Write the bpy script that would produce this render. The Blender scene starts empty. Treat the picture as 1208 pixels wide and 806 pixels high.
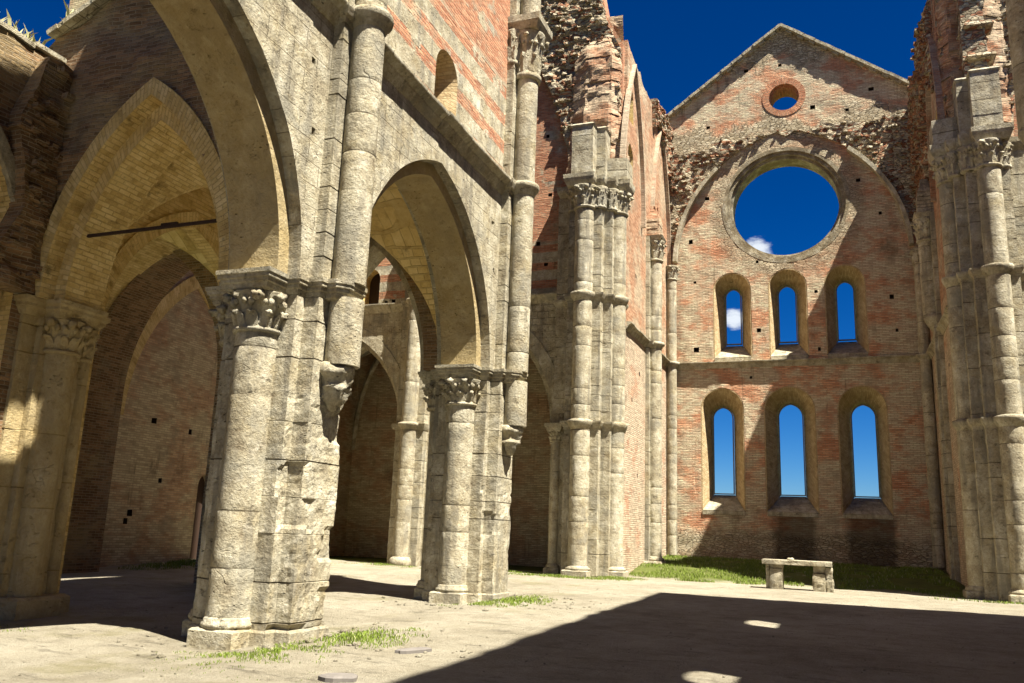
import bpy, bmesh, math, random
from mathutils import Vector, noise, Matrix
from mathutils.geometry import delaunay_2d_cdt
rnd = random.Random(7)
SC = bpy.context.scene
COL = SC.collection
R = math.radians
PI = math.pi

# ------------------------------------------------------------------ mesh collector
class MB:
    def __init__(self):
        self.v = []; self.f = []; self.uv = []; self.mi = []; self.sm = []; self.ti = []
    def add(self, p):
        self.v.append((p[0], p[1], p[2])); return len(self.v) - 1
    def face(self, idx, uv=None, mat=0, smooth=False, tint=0.5):
        self.f.append(tuple(idx)); self.uv.append(uv); self.mi.append(mat); self.sm.append(smooth); self.ti.append(tint)
    def poly(self, pts, uv=None, mat=0, smooth=False, tint=0.5):
        self.face([self.add(p) for p in pts], uv, mat, smooth, tint)
    def box(self, x0, x1, y0, y1, z0, z1, mat=0, tint=0.5):
        a = [self.add(p) for p in ((x0,y0,z0),(x1,y0,z0),(x1,y1,z0),(x0,y1,z0),(x0,y0,z1),(x1,y0,z1),(x1,y1,z1),(x0,y1,z1))]
        for q in ((0,3,2,1),(4,5,6,7),(0,1,5,4),(1,2,6,5),(2,3,7,6),(3,0,4,7)):
            self.face([a[i] for i in q], None, mat, False, tint)
    def build(self, name, mats, parent=None, loc=None, recalc=True, weld=0.0):
        me = bpy.data.meshes.new(name)
        o = Vector(parent['org']) if parent is not None else Vector((0,0,0))
        if loc is not None: o = Vector(loc)
        me.from_pydata([(p[0]-o[0], p[1]-o[1], p[2]-o[2]) for p in self.v], [], self.f)
        if not isinstance(mats, (list, tuple)): mats = [mats]
        for m in mats: me.materials.append(m)
        me.polygons.foreach_set('material_index', self.mi)
        me.polygons.foreach_set('use_smooth', self.sm)
        ul = me.uv_layers.new(name='UVMap')
        for pi, p in enumerate(me.polygons):
            uv = self.uv[pi]
            if uv is not None:
                for k, li in enumerate(p.loop_indices): ul.data[li].uv = uv[k]
            else:
                n = p.normal
                for li in p.loop_indices:
                    w = self.v[me.loops[li].vertex_index]
                    if abs(n.z) > 0.75: ul.data[li].uv = (w[0], w[1])
                    elif abs(n.x) > abs(n.y): ul.data[li].uv = (w[1], w[2])
                    else: ul.data[li].uv = (w[0], w[2])
        at = me.attributes.new('tint', 'FLOAT', 'FACE')
        at.data.foreach_set('value', self.ti)
        if recalc or weld:
            bm = bmesh.new(); bm.from_mesh(me)
            if weld: bmesh.ops.remove_doubles(bm, verts=bm.verts, dist=weld)
            bmesh.ops.recalc_face_normals(bm, faces=bm.faces)
            bm.to_mesh(me); bm.free()
        ob = bpy.data.objects.new(name, me); COL.objects.link(ob)
        if parent is not None:
            ob.parent = parent; ob['org'] = tuple(o)
        else:
            ob.location = o; ob['org'] = tuple(o)
        return ob

def tag(o, label=None, cat=None, group=None, kind=None):
    if label: o['label'] = label
    if cat: o['category'] = cat
    if group: o['group'] = group
    if kind: o['kind'] = kind
    return o
def thing(name, loc, label, cat, group=None, kind=None):
    o = bpy.data.objects.new(name, None); COL.objects.link(o)
    o.location = loc; o['org'] = tuple(loc); o.empty_display_size = 0.3
    return tag(o, label, cat, group, kind or 'thing')

def N(p, s=1.0, seed=0.0):
    return noise.noise(Vector((p[0]*s+seed*7.31, p[1]*s-seed*3.7, p[2]*s+seed*1.9)))
def fbm(p, s=1.0, seed=0.0, oct=3):
    t = 0; a = 1; q = s
    for i in range(oct):
        t += a*N(p, q, seed+i); a *= .5; q *= 2.1
    return t

# ------------------------------------------------------------------ 2D curves
def arc_pts(cu, zs, w, rise, n=18, left_first=True):
    """pointed arch from left spring to right spring over the apex"""
    Rr = (rise*rise + w*w)/(2*w)
    if rise < w*1.0001: Rr = w*1.0001; 
    aa = math.acos(max(-1, min(1, (Rr-w)/Rr)))
    L = []
    for i in range(n+1):
        t = aa*i/n
        L.append((cu - w + Rr - Rr*math.cos(t), zs + Rr*math.sin(t)))
    Rt = [(2*cu-u, z) for (u, z) in L[:-1]][::-1]
    return L + Rt
def opening(cu, z0, zs, w, rise, n=14):
    return [(cu-w, z0)] + arc_pts(cu, zs, w, rise, n) + [(cu+w, z0)]
def circ(cu, cz, r, n=48):
    return [(cu + r*math.cos(2*PI*i/n), cz + r*math.sin(2*PI*i/n)) for i in range(n)]
def inside(p, poly):
    x, y = p; c = False; j = len(poly)-1
    for i in range(len(poly)):
        xi, yi = poly[i]; xj, yj = poly[j]
        if (yi > y) != (yj > y) and x < (xj-xi)*(y-yi)/(yj-yi)+xi: c = not c
        j = i
    return c
def densify(poly, d, closed=True):
    out = []
    for i in range(len(poly) if closed else len(poly)-1):
        a = poly[i]; b = poly[(i+1) % len(poly)]
        L = math.hypot(b[0]-a[0], b[1]-a[1]); k = max(1, int(L/d))
        for j in range(k):
            t = j/k; out.append((a[0]+(b[0]-a[0])*t, a[1]+(b[1]-a[1])*t))
    if not closed: out.append(poly[-1])
    return out
def ragged(a, b, step=0.45, amp=0.25, seed=1.0):
    """jagged line between a and b (ends excluded): a broken masonry top in courses"""
    r = random.Random(seed); L = math.hypot(b[0]-a[0], b[1]-a[1]); k = max(2, int(L/step)); out = []
    z = 0
    for i in range(1, k):
        t = i/k + r.uniform(-.2, .2)/k
        u = a[0]+(b[0]-a[0])*t; zz = a[1]+(b[1]-a[1])*t
        if r.random() < .6: z = r.uniform(-amp, amp)
        out.append((u, zz+z)); 
    return out

# frames: map (u along wall, z, depth inward) to world
def FX(x0): return lambda u, z, n: (x0-n, u, z)          # wall facing +X
def FXm(x0): return lambda u, z, n: (x0+n, u, z)         # wall facing -X
def FY(y0): return lambda u, z, n: (u, y0+n, z)          # wall facing -Y

def fill(polys_outer, holes, pts=()):
    vs = []; es = []
    for poly in [polys_outer]+holes:
        b = len(vs); vs += [Vector(p) for p in poly]
        es += [(b+i, b+(i+1) % len(poly)) for i in range(len(poly))]
    vs += [Vector(p) for p in pts]
    r = delaunay_2d_cdt(vs, es, [], 0, 1e-5)
    V, F = r[0], r[2]; out = []
    for f in F:
        c = (sum(V[i].x for i in f)/len(f), sum(V[i].y for i in f)/len(f))
        if inside(c, polys_outer) and not any(inside(c, h) for h in holes): out.append(f)
    return [(v.x, v.y) for v in V], out

def wall(mb, P, outline, T, holes=(), mat=0, rough=None, grid=0, revmat=None, back=True, uvo=(0,0)):
    """slab with openings. hole: dict(front, back|None, depth, mat, floor)"""
    rf = rough or (lambda u, z: 0.0)
    fronts = [h['front'] for h in holes]
    pts = []
    if grid:
        us = [p[0] for p in outline]; zs = [p[1] for p in outline]
        r = random.Random(3)
        u = min(us)+grid
        while u < max(us):
            z = min(zs)+grid
            while z < max(zs):
                q = (u+r.uniform(-.3,.3)*grid, z+r.uniform(-.3,.3)*grid)
                if inside(q, outline) and not any(inside(q, h) for h in fronts): pts.append(q)
                z += grid
            u += grid
    V, F = fill(outline, fronts, pts)
    idx = [mb.add(P(u, z, -rf(u, z))) for (u, z) in V]
    for f in F: mb.face([idx[i] for i in f], [(V[i][0]+uvo[0], V[i][1]+uvo[1]) for i in f], mat)
    thr = [h for h in holes if h.get('back')]
    if back:
        V2, F2 = fill(outline, [h['back'] for h in thr])
        idx = [mb.add(P(u, z, T)) for (u, z) in V2]
        for f in F2: mb.face([idx[i] for i in f], [V2[i] for i in f], mat)
    def strip(A, B, na, nb, m, ra=rf):
        n = len(A); s = 0.0
        for i in range(n):
            a, b = A[i], A[(i+1) % n]; c, d = B[(i+1) % n], B[i]
            l = math.hypot(b[0]-a[0], b[1]-a[1])
            mb.poly([P(a[0], a[1], na-ra(*a)), P(b[0], b[1], na-ra(*b)), P(c[0], c[1], nb), P(d[0], d[1], nb)],
                    [(na, s), (na, s+l), (nb, s+l), (nb, s)], m)
            s += l
    if back: strip(outline, outline, 0, T, mat)
    for h in holes:
        m = h.get('mat', mat if revmat is None else revmat)
        if h.get('back'):
            if h.get('mid'):
                strip(h['front'], h['mid'], 0, h['midn'], m); strip(h['mid'], h['back'], h['midn'], T, m, lambda u, z: 0)
            else: strip(h['front'], h['back'], 0, T, m)
        else:
            d = h.get('depth', .35); bk = h.get('shrink') or h['front']
            strip(h['front'], bk, 0, d, m)
            fm = h.get('floor', m)
            V3, F3 = fill(bk, [])
            ii = [mb.add(P(u, z, d)) for (u, z) in V3]
            for f in F3: mb.face([ii[i] for i in f], [V3[i] for i in f], fm)

def putlogs(spots, s=.2, d=.4, mat=0):
    out = []
    for (u, z) in spots:
        a = s*rnd.uniform(.75, 1.15)/2; b = s*rnd.uniform(.8, 1.2)/2
        out.append(dict(front=[(u-a, z-b), (u+a, z-b), (u+a*rnd.uniform(.8,1.1), z+b), (u-a, z+b*rnd.uniform(.8,1.1))], depth=d, mat=mat))
    return out

def ring(mb, P, A, B, n0, n1, mat=0, ends=True, tint=None):
    """solid band between open 2D curves A (inner) and B (outer), from depth n0 to n1, voussoir tints"""
    s = 0.0; r = random.Random(len(A)*13+int(abs(A[0][0])*10)); t = .5; nxt = 0
    for i in range(len(A)-1):
        a, b, c, d = A[i], A[i+1], B[i+1], B[i]
        l = math.hypot(b[0]-a[0], b[1]-a[1]); th = math.hypot(d[0]-a[0], d[1]-a[1])
        if s >= nxt: t = r.random(); nxt = s+.42
        mb.poly([P(*a, n0), P(*b, n0), P(*c, n0), P(*d, n0)], [(0, s), (0, s+l), (th, s+l), (th, s)], mat, False, t)
        mb.poly([P(*a, n1), P(*b, n1), P(*c, n1), P(*d, n1)], [(0, s), (0, s+l), (th, s+l), (th, s)], mat, False, t)
        mb.poly([P(*a, n0), P(*b, n0), P(*b, n1), P(*a, n1)], [(n0, s), (n0, s+l), (n1, s+l), (n1, s)], mat, False, t)
        mb.poly([P(*d, n0), P(*c, n0), P(*c, n1), P(*d, n1)], [(n0, s), (n0, s+l), (n1, s+l), (n1, s)], mat, False, t)
        s += l
    if ends:
        for k in (0, -1):
            a, d = A[k], B[k]
            mb.poly([P(*a, n0), P(*d, n0), P(*d, n1), P(*a, n1)], None, mat)

def offset_poly(poly, d):
    """mitred outward offset of a CCW polygon"""
    n = len(poly); out = []
    for i in range(n):
        p0 = poly[i-1]; p1 = poly[i]; p2 = poly[(i+1) % n]
        e1 = (p1[0]-p0[0], p1[1]-p0[1]); e2 = (p2[0]-p1[0], p2[1]-p1[1])
        l1 = math.hypot(*e1) or 1; l2 = math.hypot(*e2) or 1
        n1 = (e1[1]/l1, -e1[0]/l1); n2 = (e2[1]/l2, -e2[0]/l2)
        k = 1 + n1[0]*n2[0] + n1[1]*n2[1]; k = max(k, .35)
        out.append((p1[0]+d*(n1[0]+n2[0])/k, p1[1]+d*(n1[1]+n2[1])/k))
    return out
def ccw(poly):
    a = sum(poly[i-1][0]*poly[i][1]-poly[i][0]*poly[i-1][1] for i in range(len(poly)))
    return poly if a > 0 else poly[::-1]

def loft(mb, poly, levels, mat=0, smooth=False, cap=True, tint=.5):
    """levels: list of (z, offset)"""
    poly = ccw(poly); rings = []
    per = [0]
    for i in range(len(poly)):
        a = poly[i]; b = poly[(i+1) % len(poly)]; per.append(per[-1]+math.hypot(b[0]-a[0], b[1]-a[1]))
    for (z, o) in levels:
        q = offset_poly(poly, o) if abs(o) > 1e-6 else poly
        rings.append([mb.add((p[0], p[1], z)) for p in q])
    n = len(poly)
    for k in range(len(levels)-1):
        for i in range(n):
            j = (i+1) % n
            mb.face([rings[k][i], rings[k][j], rings[k+1][j], rings[k+1][i]],
                    [(per[i], levels[k][0]), (per[i+1], levels[k][0]), (per[i+1], levels[k+1][0]), (per[i], levels[k+1][0])], mat, smooth, tint)
    if cap:
        for k in (0, -1):
            V, F = fill(offset_poly(poly, levels[k][1]) if abs(levels[k][1]) > 1e-6 else poly, [])
            ii = [mb.add((p[0], p[1], levels[k][0])) for p in V]
            for f in F: mb.face([ii[i] for i in f], [V[i] for i in f], mat, False, tint)

def courses(z0, z1, h=.4, seed=1):
    r = random.Random(seed); zs = [z0]
    while zs[-1] < z1-.15:
        zs.append(min(z1, zs[-1]+h*r.uniform(.7, 1.35)))
    zs[-1] = z1
    return zs

def stack(mb, poly, z0, z1, h=.4, seed=1, amp=.012, jit=.005, groove=.012, erode=None, dens=.16, mat=0, round_=False, topcap=True, zstep=.22):
    """masonry prism laid in courses: recessed joints, block-wise tint, worn edges. poly CCW with optional arcs"""
    poly = ccw(poly); r = random.Random(seed)
    fine = []; side = []
    for i in range(len(poly)):
        a = poly[i]; b = poly[(i+1) % len(poly)]
        L = math.hypot(b[0]-a[0], b[1]-a[1]); k = max(1, int(round(L/dens)))
        for j in range(k):
            fine.append((a[0]+(b[0]-a[0])*j/k, a[1]+(b[1]-a[1])*j/k)); side.append(i)
    n = len(fine)
    nm = []
    o = offset_poly(fine, .01)
    for i in range(n): nm.append(((o[i][0]-fine[i][0])/.01, (o[i][1]-fine[i][1])/.01))
    per = [0]
    for i in range(n):
        a = fine[i]; b = fine[(i+1) % n]; per.append(per[-1]+math.hypot(b[0]-a[0], b[1]-a[1]))
    zs = courses(z0, z1, h, seed)
    gv = [groove*r.choice((.1,.4,1,1.6)) for _ in zs]
    for c in range(len(zs)-1):
        a, b = zs[c], zs[c+1]; g = min(.014, (b-a)*.1)
        mids = max(1, int((b-a)/zstep))
        lev = [(a, -gv[c]), (a+g, 0)] + [(a+g+(b-a-2*g)*m/(mids+1), 0) for m in range(1, mids+1)] + [(b-g, 0), (b, -gv[c+1])]
        js = [r.uniform(-jit, jit) for _ in range(len(poly))] if not round_ else [r.uniform(-jit, jit)]*len(poly)
        tn = [r.random() for _ in range(len(poly))] if not round_ else [r.random()]*len(poly)
        cut = [r.uniform(.25,.75) for _ in range(len(poly))]; tn2 = [r.random() for _ in range(len(poly))]
        rings = []
        for (z, of) in lev:
            row = []
            for i in range(n):
                p = (fine[i][0], fine[i][1], z)
                d = of + js[side[i]] + amp*N(p, 2.2, seed) + amp*.7*N(p, 7.0, seed+3)
                if erode: d -= erode(p)
                row.append(mb.add((p[0]+nm[i][0]*d, p[1]+nm[i][1]*d, z + (amp*.4*N(p, 3, seed+5) if 0 < c < len(zs)-2 else 0))))
            rings.append(row)
        if c == 0: first = rings[0]
        for k in range(len(lev)-1):
            for i in range(n):
                j = (i+1) % n
                t = tn[side[i]]
                if (k == 0 and gv[c] > groove*.5) or (k == len(lev)-2 and gv[c+1] > groove*.5): t = -1.0
                mb.face([rings[k][i], rings[k][j], rings[k+1][j], rings[k+1][i]],
                        [(per[i], lev[k][0]), (per[i+1], lev[k][0]), (per[i+1], lev[k+1][0]), (per[i], lev[k+1][0])], mat, round_, t)
    if topcap:
        for row in (first, rings[-1]):
            pl = [(mb.v[i][0], mb.v[i][1]) for i in row]
            V, F = fill(pl, [])
            ii = [mb.add((p[0], p[1], mb.v[row[0]][2])) for p in V]
            for f in F: mb.face([ii[i] for i in f], [V[i] for i in f], mat)

def ngon(cx, cy, r, n=22, a0=0.0):
    return [(cx+r*math.cos(a0+2*PI*i/n), cy+r*math.sin(a0+2*PI*i/n)) for i in range(n)]
def shaft(mb, cx, cy, r, z0, z1, seed=1, h=.8, amp=.006, erode=None, n=22):
    stack(mb, ngon(cx, cy, r, n), z0, z1, h*1.2, seed, amp, .0015, .004, erode, 1.0, 0, True)
def lathe(mb, cx, cy, prof, n=28, mat=0, tint=.5):
    rings = []
    for (r, z) in prof: rings.append([mb.add((cx+r*math.cos(2*PI*i/n), cy+r*math.sin(2*PI*i/n), z)) for i in range(n)])
    for k in range(len(prof)-1):
        for i in range(n):
            j = (i+1) % n
            mb.face([rings[k][i], rings[k][j], rings[k+1][j], rings[k+1][i]],
                    [(2*PI*i/n*prof[k][0], prof[k][1]), (2*PI*(i+1)/n*prof[k][0], prof[k][1]), (2*PI*(i+1)/n*prof[k][0], prof[k+1][1]), (2*PI*i/n*prof[k][0], prof[k+1][1])], mat, True, tint)
    mb.face(rings[0][::-1], None, mat, False, tint); mb.face(rings[-1], None, mat, False, tint)

def blob(mb, c, r, seed=0, nu=7, nv=5, mat=0, sq=(1,1,1), amp=.3):
    rows = []
    for j in range(nv+1):
        th = PI*j/nv
        rows.append([])
        for i in range(nu):
            ph = 2*PI*i/nu
            d = Vector((math.sin(th)*math.cos(ph), math.sin(th)*math.sin(ph), math.cos(th)))
            k = r*(1+amp*N(d, 1.6, seed))
            rows[-1].append(mb.add((c[0]+d.x*k*sq[0], c[1]+d.y*k*sq[1], c[2]+d.z*k*sq[2])))
    for j in range(nv):
        for i in range(nu):
            q = (i+1) % nu
            mb.face([rows[j][i], rows[j+1][i], rows[j+1][q], rows[j][q]], None, mat, True, .5)

def capital(mb, cx, cy, r, z0, z1, seed=1, tiers=2, nleaf=8, square=0.0):
    """bell with two tiers of curled leaves that end in knobs"""
    H = z1-z0
    lathe(mb, cx, cy, [(r*1.12, z0), (r*1.2, z0+.05*H), (r*1.2, z0+.1*H), (r*1.02, z0+.13*H), (r*1.05, z0+.45*H), (r*1.18, z0+.75*H), (r*1.42, z0+.97*H), (r*1.42, z1)], 24)
    rr = random.Random(seed)
    for t in range(tiers):
        nl = nleaf if t == 0 else max(6, nleaf-1)
        zb = z0+(.13+.34*t)*H; zt = z0+(.52+.40*t)*H
        for k in range(nl):
            a = 2*PI*(k+.5*t)/nl; ca, sa = math.cos(a), math.sin(a); tx, ty = -sa, ca
            w = r*2*PI/nl*.55; out = r*(.20+.16*t)
            prof = [(r*1.04, zb, .7), (r*1.06+out*.15, zb+(zt-zb)*.3, 1.0), (r*1.10+out*.45, zb+(zt-zb)*.65, 1.0), (r*1.14+out*.9, zb+(zt-zb)*.92, .75), (r*1.16+out*1.25, zt-.02*H, .5), (r*1.14+out*1.3, zt-.10*H, .3)]
            Lr = []; Rr_ = []; C = []
            for (q, z, sc) in prof:
                ww = w*sc*rr.uniform(.85, 1.1)
                C.append(mb.add((cx+ca*(q+.035), cy+sa*(q+.035), z)))
                Lr.append(mb.add((cx+ca*(q-.03)+tx*ww, cy+sa*(q-.03)+ty*ww, z-.01)))
                Rr_.append(mb.add((cx+ca*(q-.03)-tx*ww, cy+sa*(q-.03)-ty*ww, z-.01)))
            for i in range(len(prof)-1):
                mb.face([Lr[i], C[i], C[i+1], Lr[i+1]], None, 0, False, .7); mb.face([C[i], Rr_[i], Rr_[i+1], C[i+1]], None, 0, False, .6)
            q = r*1.15+out*1.05; kn = r*(.15+.09*t)*rr.uniform(.8, 1.25)
            if rr.random() > .1: blob(mb, (cx+ca*q, cy+sa*q, zt-.06*H), kn, seed+k+t*20, 8, 6, 0, (1,1,.85), .9)
            if t == 1:
                for e in (-.3, .3):
                    aa = a+e*2*PI/nl; q2 = r*1.1+out*.5
                    blob(mb, (cx+math.cos(aa)*q2, cy+math.sin(aa)*q2, zt-.18*H), kn*.7, seed+k+60, 7, 5, 0, (1,1,1.2), .5)

def rubble_sheet(mb, P, poly, g=.22, amp=.4, seed=1, base=0.0, edge=True, mat=0, thick=.5, axis_noise=1.6):
    """broken masonry: lumpy stepped surface over a 2D region"""
    r = random.Random(seed); us = [p[0] for p in poly]; zs = [p[1] for p in poly]; pts = []
    poly = densify(poly, g)
    u = min(us)
    while u < max(us):
        z = min(zs)
        while z < max(zs):
            q = (u+r.uniform(-.35, .35)*g, z+r.uniform(-.35, .35)*g*.7)
            if inside(q, poly): pts.append(q)
            z += g*.7
        u += g
    V, F = fill(poly, [], pts)
    def dep(u, z):
        p = (u, z*1.4, seed)
        st = math.floor((z+.25*N((u, z, seed), .8))/.3)
        return base + amp*(.5+.55*N(p, .7, seed)+.35*N((u, st*1.7, seed), 2.3, seed)+.22*N(p, 3.7, seed+2))
    ii = [mb.add(P(u, z, -dep(u, z))) for (u, z) in V]
    for f in F: mb.face([ii[i] for i in f], [V[i] for i in f], mat, False, r.random())
    n = len(poly)
    for i in range(n):
        a = poly[i]; b = poly[(i+1) % n]
        mb.poly([P(*a, -dep(*a)), P(*b, -dep(*b)), P(*b, thick), P(*a, thick)], None, mat)
    ar = abs(sum(poly[i-1][0]*poly[i][1]-poly[i][0]*poly[i-1][1] for i in range(n)))/2
    stones(mb, P, poly, int(ar*11), seed+5, .12, .34, (-.02, .16), dep, mat)

def bar(mb, p, q, w, h, mat=0):
    p = Vector(p); q = Vector(q); d = (q-p).normalized(); s = d.cross(Vector((0,0,1)))
    s = s.normalized() if s.length > 1e-4 else Vector((1,0,0)); u = s.cross(d)
    a = []
    for e in (p, q):
        for (i, j) in ((-1,-1),(1,-1),(1,1),(-1,1)): a.append(mb.add(e+s*w*i/2+u*h*j/2))
    for f in ((0,1,2,3),(7,6,5,4),(0,4,5,1),(1,5,6,2),(2,6,7,3),(3,7,4,0)): mb.face([a[i] for i in f], None, mat)

def stones(mb, P, region, cnt, seed=1, smin=.10, smax=.30, dep=(-.1,.25), base=None, mat=0):
    """loose courses of separate squared stones left in a torn wall face"""
    r = random.Random(seed); us = [p[0] for p in region]; zs = [p[1] for p in region]; n = 0; tries = 0
    while n < cnt and tries < cnt*30:
        tries += 1
        u = r.uniform(min(us), max(us)); z = round(r.uniform(min(zs), max(zs))/.17)*.17
        if not inside((u, z), region): continue
        n += 1
        w = r.uniform(smin, smax); h = r.uniform(.07, .155); d = r.uniform(*dep)+(base(u, z) if base else 0); a = r.uniform(-.25, .25); t = r.random()
        c, s_ = math.cos(a), math.sin(a); vs = []
        for (i, j, k) in ((-1,-1,-1),(1,-1,-1),(1,1,-1),(-1,1,-1),(-1,-1,1),(1,-1,1),(1,1,1),(-1,1,1)):
            x = i*w/2*r.uniform(.8,1); y = j*.22*r.uniform(.8,1); q = k*h/2*r.uniform(.75,1)
            vs.append(mb.add(P(u+x*c-y*s_*.3, z+q+x*.06*a, -(d-.2)-(y*c+x*s_*.5))))
        for f in ((0,3,2,1),(4,5,6,7),(0,1,5,4),(1,2,6,5),(2,3,7,6),(3,0,4,7)): mb.face([vs[i] for i in f], None, mat, False, t)
# ------------------------------------------------------------------ materials
class NT:
    def __init__(self, name):
        self.m = bpy.data.materials.new(name); self.m.use_nodes = True
        self.t = self.m.node_tree; self.t.nodes.clear()
        self.out = self.n('ShaderNodeOutputMaterial'); self.b = self.n('ShaderNodeBsdfPrincipled')
        self.l(self.b.outputs[0], self.out.inputs[0])
        self.b.inputs['Roughness'].default_value = .9
        self.b.inputs['Specular IOR Level'].default_value = .15
        self.pos = self.n('ShaderNodeNewGeometry').outputs['Position']
        self.uv = self.n('ShaderNodeUVMap').outputs[0]
    def n(self, t, **k):
        x = self.t.nodes.new(t)
        for a, b in k.items(): setattr(x, a, b)
        return x
    def l(self, a, b): self.t.links.new(a, b)
    def set(self, sock, v):
        if isinstance(v, (int, float)): sock.default_value = v
        elif isinstance(v, (tuple, list)): sock.default_value = tuple(v)+((1,) if len(v) == 3 and len(sock.default_value) == 4 else ())
        else: self.l(v, sock)
    def math(self, op, a, b=0.0, c=None, clamp=False):
        x = self.n('ShaderNodeMath', operation=op, use_clamp=clamp); self.set(x.inputs[0], a); self.set(x.inputs[1], b)
        if c is not None: self.set(x.inputs[2], c)
        return x.outputs[0]
    def noise(self, vec, scale, detail=4, rough=.55, out=0):
        x = self.n('ShaderNodeTexNoise'); self.set(x.inputs['Vector'], vec); x.inputs['Scale'].default_value = scale
        x.inputs['Detail'].default_value = detail; x.inputs['Roughness'].default_value = rough
        return x.outputs[out]
    def scl(self, vec, s):
        x = self.n('ShaderNodeVectorMath', operation='MULTIPLY'); self.set(x.inputs[0], vec); x.inputs[1].default_value = s
        return x.outputs[0]
    def vadd(self, a, b):
        x = self.n('ShaderNodeVectorMath', operation='ADD'); self.set(x.inputs[0], a); self.set(x.inputs[1], b); return x.outputs[0]
    def warp(self, vec, amt, scale, src=None):
        c = self.noise(src or self.pos, scale, 2, .5, 1)
        x = self.n('ShaderNodeVectorMath', operation='SUBTRACT'); self.l(c, x.inputs[0]); x.inputs[1].default_value = (.5,.5,.5)
        return self.vadd(vec, self.scl(x.outputs[0], (amt,)*3))
    def vor(self, vec, scale, feat='F1', out='Distance', rand=1.0):
        x = self.n('ShaderNodeTexVoronoi', feature=feat); self.set(x.inputs['Vector'], vec); x.inputs['Scale'].default_value = scale
        x.inputs['Randomness'].default_value = rand
        return x.outputs[out]
    def brick(self, vec, w, h, mortar, smooth=.2, off=.5):
        x = self.n('ShaderNodeTexBrick'); x.offset = off; self.set(x.inputs['Vector'], vec)
        x.inputs['Color1'].default_value = (0,0,0,1); x.inputs['Color2'].default_value = (1,1,1,1); x.inputs['Mortar'].default_value = (.5,.5,.5,1)
        x.inputs['Scale'].default_value = 1; x.inputs['Mortar Size'].default_value = mortar; x.inputs['Mortar Smooth'].default_value = smooth
        x.inputs['Brick Width'].default_value = w; x.inputs['Row Height'].default_value = h; x.inputs['Bias'].default_value = 0
        return x.outputs[0], x.outputs[1]
    def ramp(self, fac, stops, interp='LINEAR'):
        x = self.n('ShaderNodeValToRGB'); cr = x.color_ramp; cr.interpolation = interp
        while len(cr.elements) > 1: cr.elements.remove(cr.elements[-1])
        for i, (p, c) in enumerate(stops):
            e = cr.elements[0] if i == 0 else cr.elements.new(p)
            e.position = p; e.color = (*c, 1) if not isinstance(c, (int, float)) else (c, c, c, 1)
        self.l(fac, x.inputs[0]); return x.outputs[0]
    def step(self, fac, a, b):
        x = self.n('ShaderNodeMapRange'); x.clamp = True; x.interpolation_type = 'SMOOTHSTEP'; self.set(x.inputs[0], fac)
        x.inputs[1].default_value = a; x.inputs[2].default_value = b
        return x.outputs[0]
    def mix(self, f, a, b, blend='MIX'):
        x = self.n('ShaderNodeMix', data_type='RGBA', blend_type=blend); self.set(x.inputs[0], f); self.set(x.inputs[6], a); self.set(x.inputs[7], b)
        return x.outputs[2]
    def bump(self, h, dist=.05, strength=1.0, nrm=None):
        x = self.n('ShaderNodeBump'); self.l(h, x.inputs['Height']); x.inputs['Distance'].default_value = dist; x.inputs['Strength'].default_value = strength
        if nrm is not None: self.l(nrm, x.inputs['Normal'])
        return x.outputs[0]
    def sep(self, v):
        x = self.n('ShaderNodeSeparateXYZ'); self.l(v, x.inputs[0]); return x.outputs
    def attr(self, name):
        return self.n('ShaderNodeAttribute', attribute_name=name).outputs['Fac']
    def done(self, col, nrm=None, rough=None):
        self.set(self.b.inputs['Base Color'], col)
        if nrm is not None: self.l(nrm, self.b.inputs['Normal'])
        if rough is not None: self.set(self.b.inputs['Roughness'], rough)
        return self.m

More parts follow.
